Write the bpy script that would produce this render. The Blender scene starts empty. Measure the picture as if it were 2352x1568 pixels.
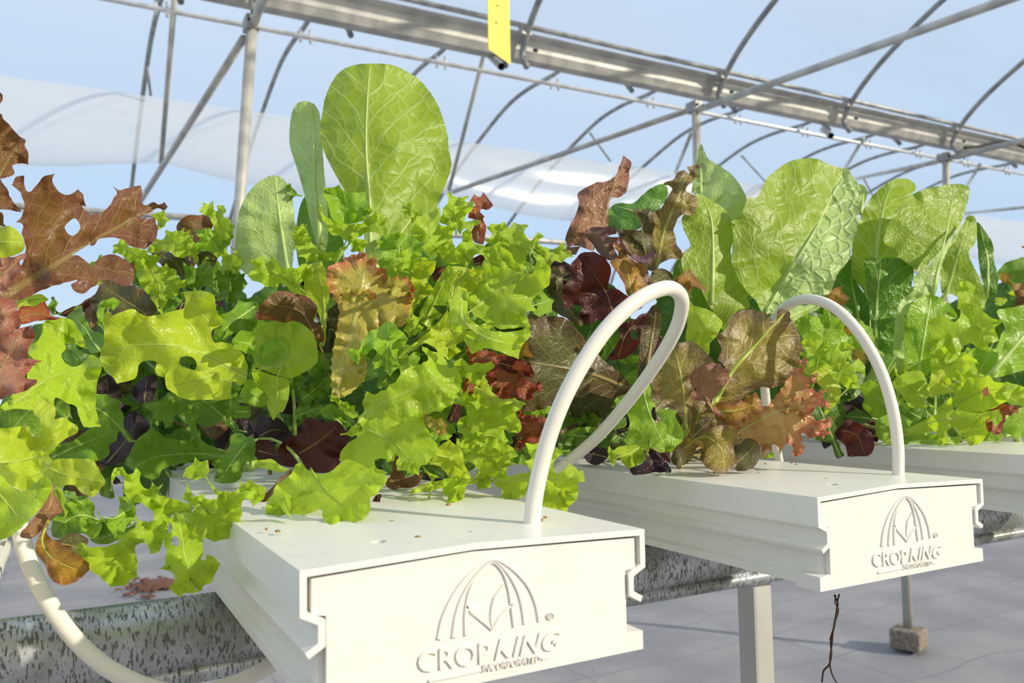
import bpy, bmesh, math, random
import numpy as np
from mathutils import Vector, Matrix, noise
from mathutils.geometry import delaunay_2d_cdt
random.seed(7)
SC = bpy.context.scene
COL = SC.collection
# ------------------------------------------------------------------ camera, sky, sun, exposure
W = 0.12                       # width of one growing channel in metres
FPX, YAW, PITCH, ROLL = 1877.0, -0.5001, 0.0607, -0.0184
CP = np.array([-1.9309, 0.4821, 0.4071]) * W
_f = np.array([math.cos(YAW)*math.cos(PITCH), math.sin(YAW)*math.cos(PITCH), math.sin(PITCH)])
_r = np.cross(_f, [0, 0, 1]); _r /= np.linalg.norm(_r); _u = np.cross(_r, _f)
RR = _r*math.cos(ROLL) + _u*math.sin(ROLL); UU = -_r*math.sin(ROLL) + _u*math.cos(ROLL)
cd = bpy.data.cameras.new('camera'); cam = bpy.data.objects.new('camera', cd); COL.objects.link(cam)
cd.sensor_width = 22.3; cd.lens = 22.3*FPX/2352.0; cd.clip_start = 0.02; cd.clip_end = 200
m = Matrix.Identity(4)
for i in range(3):
    m[i][0] = RR[i]; m[i][1] = UU[i]; m[i][2] = -_f[i]; m[i][3] = CP[i]
cam.matrix_world = m
cd.dof.use_dof = True; cd.dof.focus_distance = 0.40; cd.dof.aperture_fstop = 13.0
SC.camera = cam
SC.view_settings.view_transform = 'Standard'; SC.view_settings.look = 'None'
SC.view_settings.gamma = 1.0; SC.view_settings.exposure = 0.0; SC.view_settings.use_curve_mapping = False

SUN_TO = Vector((-0.76, -0.58, 0.46)).normalized()      # direction towards the sun
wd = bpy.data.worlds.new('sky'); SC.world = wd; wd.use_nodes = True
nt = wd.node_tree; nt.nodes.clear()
out = nt.nodes.new('ShaderNodeOutputWorld'); bg = nt.nodes.new('ShaderNodeBackground')
tc = nt.nodes.new('ShaderNodeTexCoord'); nrm = nt.nodes.new('ShaderNodeVectorMath'); nrm.operation = 'NORMALIZE'
nt.links.new(tc.outputs['Generated'], nrm.inputs[0])
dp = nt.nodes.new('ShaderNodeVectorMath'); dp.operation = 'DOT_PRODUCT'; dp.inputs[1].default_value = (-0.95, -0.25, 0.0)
nt.links.new(nrm.outputs[0], dp.inputs[0])
sx = nt.nodes.new('ShaderNodeSeparateXYZ'); nt.links.new(nrm.outputs[0], sx.inputs[0])
rz = nt.nodes.new('ShaderNodeValToRGB')
rz.color_ramp.elements[0].position = 0.0; rz.color_ramp.elements[0].color = (0.74, 0.86, 0.96, 1)
rz.color_ramp.elements[1].position = 0.5; rz.color_ramp.elements[1].color = (0.62, 0.76, 0.96, 1)
e = rz.color_ramp.elements.new(0.16); e.color = (0.52, 0.71, 0.95, 1)
nt.links.new(sx.outputs[2], rz.inputs[0])
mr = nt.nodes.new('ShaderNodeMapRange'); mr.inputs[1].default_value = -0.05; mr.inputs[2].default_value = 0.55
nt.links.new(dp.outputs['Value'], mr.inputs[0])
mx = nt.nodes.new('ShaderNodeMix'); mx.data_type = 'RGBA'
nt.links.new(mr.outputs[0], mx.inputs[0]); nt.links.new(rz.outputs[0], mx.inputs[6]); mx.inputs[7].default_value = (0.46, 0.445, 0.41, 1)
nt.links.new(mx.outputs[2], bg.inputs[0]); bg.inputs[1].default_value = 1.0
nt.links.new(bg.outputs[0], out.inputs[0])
sd = bpy.data.lights.new('sun', 'SUN'); sun = bpy.data.objects.new('sun', sd); COL.objects.link(sun)
sd.energy = 4.0; sd.angle = 0.02; sd.color = (1.0, 0.91, 0.75)
sun.rotation_euler = (-SUN_TO).to_track_quat('-Z', 'Y').to_euler()
sun.location = (-2, -2, 3)

# ------------------------------------------------------------------ helpers
def ray(x, y): return _f + (x-1176.0)/FPX*RR + (784.0-y)/FPX*UU
def at(x, y, d): return CP + ray(x, y)*d
def on(axis, x, y, val):
    r = ray(x, y); return CP + r*((val-CP[axis])/r[axis])
def px(P):
    d = np.asarray(P)-CP; z = d@_f
    return 1176+FPX*(d@RR)/z, 784-FPX*(d@UU)/z, z
def srgb(h):
    return tuple(((c/12.92) if c <= .04045 else ((c+.055)/1.055)**2.4) for c in (int(h[i:i+2], 16)/255 for i in (0, 2, 4)))+(1,)
def tag(o, label=None, cat=None, group=None, kind=None):
    if label: o['label'] = label
    if cat: o['category'] = cat
    if group: o['group'] = group
    if kind: o['kind'] = kind
    return o
def empty(name, loc, label, cat, group=None):
    o = bpy.data.objects.new(name, None); COL.objects.link(o); o.location = loc; o.empty_display_size = .02
    return tag(o, label, cat, group)
def link(name, verts, faces, mat, parent=None, smooth=False):
    me = bpy.data.meshes.new(name); me.from_pydata([tuple(v) for v in verts], [], faces); me.update()
    o = bpy.data.objects.new(name, me); COL.objects.link(o)
    for mm in (mat if isinstance(mat, (list, tuple)) else [mat]): me.materials.append(mm)
    if smooth: me.polygons.foreach_set('use_smooth', [True]*len(me.polygons))
    if parent is not None:
        o.parent = parent; o.matrix_parent_inverse = Matrix.Translation(parent.location).inverted() if parent.type == 'EMPTY' else parent.matrix_basis.inverted()
    return o
def fixnormals(o):
    bm = bmesh.new(); bm.from_mesh(o.data); bmesh.ops.recalc_face_normals(bm, faces=bm.faces); bm.to_mesh(o.data); bm.free(); return o
def bevel(o, w, s=2):
    b = o.modifiers.new('bevel', 'BEVEL'); b.width = w; b.segments = s; b.limit_method = 'ANGLE'; b.angle_limit = .6
    return o
def catmull(P, n, closed=False):
    P = np.asarray(P, float); N = len(P); out = []
    if closed:
        idx = range(N)
    else:
        P = np.vstack([2*P[0]-P[1], P, 2*P[-1]-P[-2]]); idx = range(N-1)
    for i in idx:
        if closed: a, b, c, d = P[(i-1) % N], P[i], P[(i+1) % N], P[(i+2) % N]
        else: a, b, c, d = P[i], P[i+1], P[i+2], P[i+3]
        for k in range(n):
            t = k/n
            out.append(.5*((2*b)+(c-a)*t+(2*a-5*b+4*c-d)*t*t+(3*b-a-3*c+d)*t**3))
    if not closed: out.append(P[-2])
    return np.array(out)
def tube_geo(pts, rads, n=12, cap=True):
    pts = [Vector(p) for p in pts]; N = len(pts)
    if not hasattr(rads, '__len__'): rads = [rads]*N
    V, F = [], []; prev = None
    for i in range(N):
        t = (pts[min(i+1, N-1)]-pts[max(i-1, 0)]).normalized()
        if prev is None:
            a = Vector((0, 0, 1)) if abs(t.z) < .9 else Vector((1, 0, 0)); s = t.cross(a).normalized()
        else: s = (prev - t*prev.dot(t)).normalized()
        prev = s; b = t.cross(s)
        for k in range(n):
            th = 2*math.pi*k/n; V.append(pts[i]+(s*math.cos(th)+b*math.sin(th))*rads[i])
    for i in range(N-1):
        for k in range(n):
            F.append((i*n+k, i*n+(k+1) % n, (i+1)*n+(k+1) % n, (i+1)*n+k))
    if cap: F.append(tuple(range(n))[::-1]); F.append(tuple(range((N-1)*n, N*n)))
    return V, F
def tube(name, pts, rads, mat, parent=None, n=12, cap=True):
    V, F = tube_geo(pts, rads, n, cap); return fixnormals(link(name, V, F, mat, parent, True))
def box_geo(c, s, R=None):
    V = []
    for dx in (-.5, .5):
        for dy in (-.5, .5):
            for dz in (-.5, .5):
                v = Vector((dx*s[0], dy*s[1], dz*s[2]))
                if R is not None: v = R @ v
                V.append(v+Vector(c))
    return V, [(0, 1, 3, 2), (4, 6, 7, 5), (0, 4, 5, 1), (2, 3, 7, 6), (0, 2, 6, 4), (1, 5, 7, 3)]
def box(name, c, s, mat, parent=None, R=None, bv=0):
    V, F = box_geo(c, s, R); o = fixnormals(link(name, V, F, mat, parent))
    if bv: bevel(o, bv)
    return o
def prism(name, poly, ax, a, b, mat, parent=None, bv=0):
    """extrude a closed 2-D polygon along axis ax from a to b (the other two axes in order)"""
    n = len(poly); V = []
    for val in (a, b):
        for p in poly:
            v = [0, 0, 0]; v[ax] = val; oth = [i for i in range(3) if i != ax]; v[oth[0]], v[oth[1]] = p; V.append(v)
    F = [tuple(range(n)), tuple(range(n, 2*n))[::-1]] + [(i, (i+1) % n, n+(i+1) % n, n+i) for i in range(n)]
    o = fixnormals(link(name, V, F, mat, parent))
    if bv: bevel(o, bv)
    return o
def sheet(path, t):
    P = np.asarray(path, float); n = len(P); N = []
    for i in range(n):
        d = P[min(i+1, n-1)]-P[max(i-1, 0)]; d /= np.linalg.norm(d); N.append([-d[1], d[0]])
    return [tuple(p) for p in P]+[tuple(p) for p in (P+np.array(N)*t)[::-1]]

# ------------------------------------------------------------------ materials
def mat(name): 
    mm = bpy.data.materials.new(name); mm.use_nodes = True; t = mm.node_tree
    return mm, t, t.nodes['Principled BSDF'], t.nodes, t.links
def N_(ns, kind, **kw):
    n = ns.new(kind)
    for k, v in kw.items(): setattr(n, k, v)
    return n
def math_(ns, ls, op, a, b=None, c=None):
    n = ns.new('ShaderNodeMath'); n.operation = op
    for i, v in enumerate((a, b, c)):
        if v is None: continue
        if isinstance(v, (int, float)): n.inputs[i].default_value = v
        else: ls.new(v, n.inputs[i])
    return n.outputs[0]
def mixc(ns, ls, fac, a, b):
    n = ns.new('ShaderNodeMix'); n.data_type = 'RGBA'
    for i, v in ((0, fac), (6, a), (7, b)):
        if isinstance(v, (int, float)): n.inputs[i].default_value = v
        elif isinstance(v, tuple): n.inputs[i].default_value = v
        else: ls.new(v, n.inputs[i])
    return n.outputs[2]
def ramp(ns, ls, x, lo, hi):
    n = ns.new('ShaderNodeMapRange'); n.interpolation_type = 'SMOOTHSTEP'
    ls.new(x, n.inputs[0]); n.inputs[1].default_value = lo; n.inputs[2].default_value = hi; return n.outputs[0]
def plastic(name, col, rough=.35, dirt=.0, dirtcol='9A8A6A', dscale=60):
    mm, t, b, ns, ls = mat(name)
    b.inputs['Roughness'].default_value = rough
    b.inputs['Base Color'].default_value = srgb(col)
    if dirt:
        g = N_(ns, 'ShaderNodeNewGeometry')
        a = N_(ns, 'ShaderNodeTexNoise'); a.inputs['Scale'].default_value = dscale; a.inputs['Detail'].default_value = 4; ls.new(g.outputs['Position'], a.inputs[0])
        s = N_(ns, 'ShaderNodeTexNoise'); s.inputs['Scale'].default_value = dscale*9; ls.new(g.outputs['Position'], s.inputs[0])
        k = math_(ns, ls, 'MULTIPLY', ramp(ns, ls, a.outputs[0], .5, .75), .07)
        k2 = math_(ns, ls, 'MULTIPLY', ramp(ns, ls, s.outputs[0], .72, .78), .8)
        f = math_(ns, ls, 'MULTIPLY', math_(ns, ls, 'MAXIMUM', k, k2), dirt)
        ls.new(mixc(ns, ls, f, srgb(col), srgb(dirtcol)), b.inputs['Base Color'])
    return mm
def metal(name, c1, c2, rough=.35, metallic=.75, scale=(8, 8, 8), bump=.0, detail=6):
    mm, t, b, ns, ls = mat(name)
    b.inputs['Metallic'].default_value = metallic; b.inputs['Roughness'].default_value = rough
    g = N_(ns, 'ShaderNodeNewGeometry'); mp = N_(ns, 'ShaderNodeMapping'); mp.inputs['Scale'].default_value = scale
    ls.new(g.outputs['Position'], mp.inputs[0]); a = N_(ns, 'ShaderNodeTexNoise'); a.inputs['Scale'].default_value = 1; a.inputs['Detail'].default_value = detail
    ls.new(mp.outputs[0], a.inputs[0]); f = ramp(ns, ls, a.outputs[0], .38, .62)
    ls.new(mixc(ns, ls, f, srgb(c1), srgb(c2)), b.inputs['Base Color'])
    if bump:
        bp = N_(ns, 'ShaderNodeBump'); bp.inputs['Strength'].default_value = bump; bp.inputs['Distance'].default_value = .001
        ls.new(a.outputs[0], bp.inputs['Height']); ls.new(bp.outputs[0], b.inputs['Normal'])
    return mm
M = {}
M['pvc'] = plastic('white_pvc', 'F4F2EA', .32, .75, '8E7A55', 70)
M['pvc_body'] = plastic('white_pvc_body', 'EFEEE6', .4, .9, '8A7E58', 45)
M['cap'] = plastic('white_moulded_cap', 'EDEAE4', .38, .45, 'B09A70', 60)
M['hose'] = plastic('ivory_hose', 'EDE8DC', .38, .5, '8A7A60', 120)
M['galv'] = metal('galvanised_steel', 'B4B4AE', 'D0CEC6', .5, .25, (6, 6, 6))
M['galv_dull'] = metal('dull_galvanised_steel', '9C9E9C', 'BCBCB6', .5, .3, (9, 9, 9))
M['bow'] = metal('bow_steel', '8C9092', 'A8AAA8', .55, .3, (9, 9, 9))
M['bright'] = metal('bright_steel', 'D8D8D4', 'F0F0EE', .3, .5, (9, 9, 9))
M['dark'] = plastic('dark_rubber', '2A2A2A', .7)
M['concrete'] = metal('concrete', '70685E', '948A7C', .95, 0, (90, 90, 90), .6)
M['card'] = plastic('yellow_card', 'F3E768', .6)
M['root'] = plastic('dry_root', '4A3626', .9)
M['soil'] = plastic('brown_soil', '6A4636', .95)
def pipe_mat():
    mm, t, b, ns, ls = mat('weathered_galvanised_pipe')
    b.inputs['Metallic'].default_value = .5; b.inputs['Roughness'].default_value = .34
    g = N_(ns, 'ShaderNodeNewGeometry'); mp = N_(ns, 'ShaderNodeMapping'); mp.inputs['Scale'].default_value = (260, 900, 260)
    ls.new(g.outputs['Position'], mp.inputs[0]); a = N_(ns, 'ShaderNodeTexNoise'); a.inputs['Scale'].default_value = 1; a.inputs['Detail'].default_value = 3
    ls.new(mp.outputs[0], a.inputs[0]); f = ramp(ns, ls, a.outputs[0], .53, .60)
    c = N_(ns, 'ShaderNodeTexNoise'); c.inputs['Scale'].default_value = 26; c.inputs['Detail'].default_value = 5; ls.new(g.outputs['Position'], c.inputs[0])
    cc = ramp(ns, ls, c.outputs[0], .42, .62)
    base = mixc(ns, ls, cc, srgb('C4C8CC'), srgb('989C94'))
    ls.new(mixc(ns, ls, math_(ns, ls, 'MULTIPLY', f, .75), base, srgb('4A4238')), b.inputs['Base Color'])
    ls.new(math_(ns, ls, 'ADD', math_(ns, ls, 'MULTIPLY', f, .35), .28), b.inputs['Roughness'])
    ls.new(math_(ns, ls, 'SUBTRACT', .6, math_(ns, ls, 'MULTIPLY', f, .5)), b.inputs['Metallic'])
    bp = N_(ns, 'ShaderNodeBump'); bp.inputs['Strength'].default_value = .35; bp.inputs['Distance'].default_value = .0006
    ls.new(a.outputs[0], bp.inputs['Height']); ls.new(bp.outputs[0], b.inputs['Normal'])
    return mm
M['pipe'] = pipe_mat()
def film(name, col, opac, scale=1.2, vary=.5):
    """clear greenhouse sheeting: mostly see-through, a little milky"""
    mm, t, b, ns, ls = mat(name); ns.remove(b); o = ns['Material Output']
    tr = N_(ns, 'ShaderNodeBsdfTransparent'); tl = N_(ns, 'ShaderNodeBsdfTranslucent'); df = N_(ns, 'ShaderNodeBsdfDiffuse'); gl = N_(ns, 'ShaderNodeBsdfGlossy')
    for q in (tl, df): q.inputs[0].default_value = srgb(col)
    gl.inputs[0].default_value = (1, 1, 1, 1); gl.inputs[1].default_value = .22
    a1 = N_(ns, 'ShaderNodeMixShader'); a1.inputs[0].default_value = .5; ls.new(tl.outputs[0], a1.inputs[1]); ls.new(df.outputs[0], a1.inputs[2])
    a2 = N_(ns, 'ShaderNodeMixShader'); a2.inputs[0].default_value = .05; ls.new(a1.outputs[0], a2.inputs[1]); ls.new(gl.outputs[0], a2.inputs[2])
    g = N_(ns, 'ShaderNodeNewGeometry'); nn = N_(ns, 'ShaderNodeTexNoise'); nn.inputs['Scale'].default_value = scale; nn.inputs['Detail'].default_value = 3
    mp = N_(ns, 'ShaderNodeMapping'); mp.inputs['Scale'].default_value = (1, .35, 1.6); ls.new(g.outputs['Position'], mp.inputs[0]); ls.new(mp.outputs[0], nn.inputs[0])
    fac = math_(ns, ls, 'ADD', math_(ns, ls, 'MULTIPLY', ramp(ns, ls, nn.outputs[0], .3, .7), opac*vary), opac*(1-vary*.5))
    a3 = N_(ns, 'ShaderNodeMixShader'); ls.new(fac, a3.inputs[0]); ls.new(tr.outputs[0], a3.inputs[1]); ls.new(a2.outputs[0], a3.inputs[2])
    ls.new(a3.outputs[0], o.inputs[0]); return mm
M['film'] = film('roof_film', 'F6F6FA', .20, .8, .9)
M['film_far'] = film('far_roof_film', 'F6F8FA', .20, .8, .5)
M['curtain'] = film('curtain_film', 'F6F8FA', .42, 3.0, .2)
def floor_mat():
    mm, t, b, ns, ls = mat('woven_ground_cover'); b.inputs['Roughness'].default_value = .8
    g = N_(ns, 'ShaderNodeNewGeometry'); nn = N_(ns, 'ShaderNodeTexNoise'); nn.inputs['Scale'].default_value = 3; nn.inputs['Detail'].default_value = 6; ls.new(g.outputs['Position'], nn.inputs[0])
    base = mixc(ns, ls, ramp(ns, ls, nn.outputs[0], .35, .7), srgb('86868A'), srgb('9A9899'))
    sp = N_(ns, 'ShaderNodeTexNoise'); sp.inputs['Scale'].default_value = 28; ls.new(g.outputs['Position'], sp.inputs[0])
    base = mixc(ns, ls, math_(ns, ls, 'MULTIPLY', ramp(ns, ls, sp.outputs[0], .70, .76), .6), base, srgb('6F6458'))
    wp = N_(ns, 'ShaderNodeTexNoise'); wp.inputs['Scale'].default_value = 1.7; ls.new(g.outputs['Position'], wp.inputs[0])
    s = N_(ns, 'ShaderNodeSeparateXYZ'); ls.new(g.outputs['Position'], s.inputs[0])
    f = None
    for k, per in ((0, .30), (1, .9)):
        w = math_(ns, ls, 'ADD', s.outputs[k], math_(ns, ls, 'MULTIPLY', wp.outputs[0], .22))
        w = math_(ns, ls, 'FRACT', math_(ns, ls, 'DIVIDE', w, per))
        w = math_(ns, ls, 'ABSOLUTE', math_(ns, ls, 'SUBTRACT', w, .5))
        l = math_(ns, ls, 'SUBTRACT', 1.0, ramp(ns, ls, w, .004/per*.5, .012/per*.5))
        f = l if f is None else math_(ns, ls, 'MAXIMUM', f, l)
    base = mixc(ns, ls, math_(ns, ls, 'MULTIPLY', f, .55), base, srgb('6E7076'))
    ls.new(base, b.inputs['Base Color'])
    bp = N_(ns, 'ShaderNodeBump'); bp.inputs['Strength'].default_value = .5; bp.inputs['Distance'].default_value = .02
    ls.new(nn.outputs[0], bp.inputs['Height']); ls.new(bp.outputs[0], b.inputs['Normal'])
    return mm
M['floor'] = floor_mat()

def leafmat(name, base, vein, edge=None, edgew=(.0, .25), deep=None, trans=.34, transc=None, veins=1.0, blister=.12, rough=.42, tipw=.0):
    """lettuce blade: midrib, forked side veins, fine net of veins, pigmented margin"""
    mm, t, b, ns, ls = mat(name); o = ns['Material Output']
    uvn = N_(ns, 'ShaderNodeAttribute', attribute_name='leafuv'); sp = N_(ns, 'ShaderNodeSeparateXYZ'); ls.new(uvn.outputs['Vector'], sp.inputs[0])
    u, v, ed = sp.outputs[0], sp.outputs[1], sp.outputs[2]
    oi = N_(ns, 'ShaderNodeObjectInfo')
    rnd = N_(ns, 'ShaderNodeVectorMath', operation='SCALE'); rnd.inputs[0].default_value = (7, 13, 5); ls.new(oi.outputs['Random'], rnd.inputs['Scale'])
    crd = N_(ns, 'ShaderNodeCombineXYZ'); ls.new(u, crd.inputs[0]); ls.new(v, crd.inputs[1])
    co = N_(ns, 'ShaderNodeVectorMath', operation='ADD'); ls.new(crd.outputs[0], co.inputs[0]); ls.new(rnd.outputs[0], co.inputs[1])
    n1 = N_(ns, 'ShaderNodeTexNoise'); n1.inputs['Scale'].default_value = 4.5; n1.inputs['Detail'].default_value = 2; ls.new(co.outputs[0], n1.inputs[0])
    av = math_(ns, ls, 'ABSOLUTE', v)
    w = math_(ns, ls, 'SUBTRACT', u, math_(ns, ls, 'MULTIPLY', math_(ns, ls, 'POWER', av, .85), .95))
    w = math_(ns, ls, 'ADD', w, math_(ns, ls, 'MULTIPLY', n1.outputs[0], .16))
    fr = math_(ns, ls, 'ABSOLUTE', math_(ns, ls, 'SUBTRACT', math_(ns, ls, 'FRACT', math_(ns, ls, 'MULTIPLY', w, 7.0)), .5))
    l1 = math_(ns, ls, 'SUBTRACT', 1.0, ramp(ns, ls, fr, .012, .065))
    l1 = math_(ns, ls, 'MULTIPLY', l1, math_(ns, ls, 'SUBTRACT', 1.0, ramp(ns, ls, av, .12, .55)))
    dv = N_(ns, 'ShaderNodeVectorMath', operation='MULTIPLY_ADD'); dv.inputs[1].default_value = (.10, .10, .10)
    ls.new(n1.outputs['Color'], dv.inputs[0]); ls.new(co.outputs[0], dv.inputs[2])
    vo = N_(ns, 'ShaderNodeTexVoronoi', feature='DISTANCE_TO_EDGE'); vo.inputs['Scale'].default_value = 15; ls.new(dv.outputs[0], vo.inputs['Vector'])
    l2 = math_(ns, ls, 'SUBTRACT', 1.0, ramp(ns, ls, vo.outputs['Distance'], .012, .07))
    rb = math_(ns, ls, 'SUBTRACT', 1.0, ramp(ns, ls, math_(ns, ls, 'ADD', av, math_(ns, ls, 'MULTIPLY', u, .018)), .012, .032))
    ve = math_(ns, ls, 'MAXIMUM', math_(ns, ls, 'MAXIMUM', math_(ns, ls, 'MULTIPLY', l1, .75), math_(ns, ls, 'MULTIPLY', l2, .34)), math_(ns, ls, 'MULTIPLY', rb, .95))
    n2 = N_(ns, 'ShaderNodeTexNoise'); n2.inputs['Scale'].default_value = 3.0; n2.inputs['Detail'].default_value = 3; ls.new(co.outputs[0], n2.inputs[0])
    bc = srgb(base); dc = srgb(deep) if deep else tuple(c*.72 for c in bc[:3])+(1,)
    c = mixc(ns, ls, math_(ns, ls, 'MULTIPLY', ramp(ns, ls, n2.outputs[0], .42, .72), .8), bc, dc)
    if edge:
        ef = math_(ns, ls, 'ADD', ed, math_(ns, ls, 'MULTIPLY', math_(ns, ls, 'SUBTRACT', n2.outputs[0], .5), .5))
        ef = math_(ns, ls, 'ADD', ef, math_(ns, ls, 'MULTIPLY', math_(ns, ls, 'SUBTRACT', 1.0, u), tipw))
        ef = math_(ns, ls, 'SUBTRACT', 1.0, ramp(ns, ls, ef, edgew[0], edgew[1]))
        c = mixc(ns, ls, ef, c, srgb(edge))
    c = mixc(ns, ls, math_(ns, ls, 'MULTIPLY', ve, .8*veins), c, srgb(vein))
    ls.new(c, b.inputs['Base Color']); b.inputs['Roughness'].default_value = rough; b.inputs['Specular IOR Level'].default_value = .45
    tl = N_(ns, 'ShaderNodeBsdfTranslucent')
    if transc: ls.new(mixc(ns, ls, .55, c, srgb(transc)), tl.inputs[0])
    else: ls.new(c, tl.inputs[0])
    bp = N_(ns, 'ShaderNodeBump'); bp.inputs['Strength'].default_value = .45; bp.inputs['Distance'].default_value = .003
    hh = math_(ns, ls, 'SUBTRACT', math_(ns, ls, 'MULTIPLY', ramp(ns, ls, vo.outputs['Distance'], 0, .20), blister), math_(ns, ls, 'MULTIPLY', math_(ns, ls, 'MAXIMUM', l1, rb), .22))
    ls.new(hh, bp.inputs['Height']); ls.new(bp.outputs[0], b.inputs['Normal']); ls.new(bp.outputs[0], tl.inputs['Normal'])
    ms = N_(ns, 'ShaderNodeMixShader'); ms.inputs[0].default_value = trans
    ls.new(b.outputs[0], ms.inputs[1]); ls.new(tl.outputs[0], ms.inputs[2]); ls.new(ms.outputs[0], o.inputs[0])
    return mm
LM = {
 'lime':   leafmat('lime_lettuce', 'B4D436', 'D6E878', transc='D6EE30', trans=.5, rough=.34),
 'limeY':  leafmat('yellow_lime_lettuce', 'BFD336', 'DCEB7A', transc='DCEC28', trans=.45, rough=.36),
 'green':  leafmat('green_lettuce', '96C030', 'C0DC70', transc='B4DE24', trans=.42, rough=.36),
 'mid':    leafmat('mid_green_lettuce', '749C28', '9CC258', transc='88BC20', trans=.3),
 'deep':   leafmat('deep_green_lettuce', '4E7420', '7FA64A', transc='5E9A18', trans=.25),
 'rom':    leafmat('romaine_green', '9EB83A', 'CFE090', transc='B6D420', trans=.42, blister=.2),
 'romP':   leafmat('pale_romaine', 'B4D078', 'E0ECB8', transc='C0E050', trans=.3, blister=.2),
 'romBl':  leafmat('blistered_sheen_romaine', 'B0CC78', 'E0ECB8', transc='C0E050', trans=.25, blister=1.1),  # paler base holds the sheen of the turned leaf half
 'romD':   leafmat('dark_romaine', '628E26', 'A4C868', transc='70B018', trans=.25, blister=.5),
 'romB':   leafmat('bluish_romaine', '6A9C44', 'A8CC84', transc='6CB028', trans=.25, blister=.15),
 'redoak': leafmat('red_oak_lettuce', '7E5A32', 'A89A58', edge='7A4C3C', edgew=(.0, .3), deep='6A4626', transc='A06A18', trans=.32, blister=.15, veins=.7),
 'pink':   leafmat('pink_red_lettuce', 'B0826A', 'CCA98A', edge='985648', edgew=(.0, .3), deep='98604E', transc='C06040', trans=.28, rough=.34),
 'redfr':  leafmat('red_frilled_lettuce', 'AA6438', 'C08850', edge='8E3C36', edgew=(.0, .4), deep='8A4430', transc='C05828', trans=.34, rough=.34),
 'dkred':  leafmat('dark_red_lettuce', '562A22', '7A4834', edge='4A1E20', edgew=(.1, .5), deep='3C201A', transc='7A2A18', trans=.28),
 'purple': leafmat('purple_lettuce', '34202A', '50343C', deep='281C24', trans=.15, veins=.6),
 'brown':  leafmat('brown_lettuce', '6E5430', '98804C', edge='7A4A2C', edgew=(.05, .4), deep='5A4224', transc='907020', trans=.25),
 'olive':  leafmat('olive_lettuce', '948638', 'CDC27A', edge='7A6248', edgew=(.0, .38), deep='7A6A34', transc='B89A18', trans=.3),
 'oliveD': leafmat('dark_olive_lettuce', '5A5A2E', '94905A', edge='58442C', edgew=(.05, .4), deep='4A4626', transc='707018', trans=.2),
 'redbr':  leafmat('red_brown_lettuce', '9C7050', 'C0A078', edge='8A5A4A', edgew=(.05, .4), deep='865C40', transc='A87028', trans=.2, blister=.4),
 'mauve':  leafmat('mauve_lettuce', 'A08C70', 'C4B090', edge='7A5058', edgew=(.03, .3), deep='8A7058', trans=.2),
 'orange': leafmat('amber_lettuce', 'B48A30', 'D4B468', edge='8C5A30', edgew=(.05, .5), deep='9C6C28', transc='D09818', trans=.34),
 'lolloP': leafmat('pink_frilled_lettuce', 'CCA868', 'DCC894', edge='C4685A', edgew=(-.02, .34), deep='C09A5C', transc='D8A050', trans=.36, rough=.34, tipw=.25),
 'lollo':  leafmat('pink_edged_lettuce', 'BCB24C', 'D2C880', edge='C2604C', edgew=(.05, .5), deep='B8A850', transc='C8B838', trans=.34, rough=.36, tipw=.7),
}
M['rib'] = plastic('leaf_rib', 'B4CC70', .42)
M['ribY'] = plastic('leaf_rib_yellow', 'A8BE48', .42)
M['ribR'] = plastic('leaf_rib_ruddy', '8A7A48', .42)
def sheet_prism(name, path, t, ax, a, b, mat_, parent=None, scale=1.0, org=None):
    P = np.asarray(path, float); n = len(P); Q = []
    for i in range(n):
        ns_ = []
        for j, k in ((i-1, i), (i, i+1)):
            if j < 0 or k >= n: continue
            d = P[k]-P[j]; d /= np.linalg.norm(d); ns_.append(np.array([-d[1], d[0]]))
        m_ = sum(ns_); m_ /= np.linalg.norm(m_); Q.append(P[i]+m_*t/max(.45, m_@ns_[0]))
    Q = np.array(Q); V, F = [], []
    for val in (a, b):
        for S2 in (P, Q):
            for p in S2:
                if org: p = org(p)
                v = [0, 0, 0]; v[ax] = val; oth = [i for i in range(3) if i != ax]; v[oth[0]], v[oth[1]] = p; V.append(v)
    for i in range(n-1):
        F += [(i, i+1, n+i+1, n+i), (2*n+i, 3*n+i, 3*n+i+1, 2*n+i+1), (i, 2*n+i, 2*n+i+1, i+1), (n+i, n+i+1, 3*n+i+1, 3*n+i)]
    F += [(0, n, 3*n, 2*n), (n-1, 3*n-1, 4*n-1, 2*n-1)]
    return fixnormals(link(name, V, F, mat_, parent))

# ------------------------------------------------------------------ the setting: floor, roof sheets
FZ = -0.90
def sheet_grid(name, P, nu, nv, mt, label=None, cat=None, kind='structure'):
    V = [P(i/nu, j/nv) for i in range(nu+1) for j in range(nv+1)]
    F = [(i*(nv+1)+j, (i+1)*(nv+1)+j, (i+1)*(nv+1)+j+1, i*(nv+1)+j+1) for i in range(nu) for j in range(nv)]
    o = link(name, V, F, mt, None, True); return tag(o, label, cat, None, kind)
def fl(u, v):
    x, y = -3+u*26, 8-v*40
    return (x, y, FZ-.012+.010*noise.noise(Vector((x*1.3, y*1.3, 0))))
sheet_grid('floor', fl, 170, 260, M['floor'])
BOW = catmull([(5.36, 2.66), (5.42, 2.82), (5.17, 3.10), (4.72, 3.38), (4.1, 3.66), (3.2, 3.95), (2.1, 4.2), (.8, 4.32), (-.8, 4.25)], 8)
FAR = catmull([(5.72, 2.80), (6.15, 3.28), (6.6, 3.44), (7.1, 3.44), (7.65, 3.47), (8.15, 3.43), (8.8, 3.26), (9.5, 3.04), (10.15, 2.76), (10.6, 2.55), (11.2, 2.25), (11.6, 1.5), (11.7, .3), (11.72, FZ)], 6)
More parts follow.
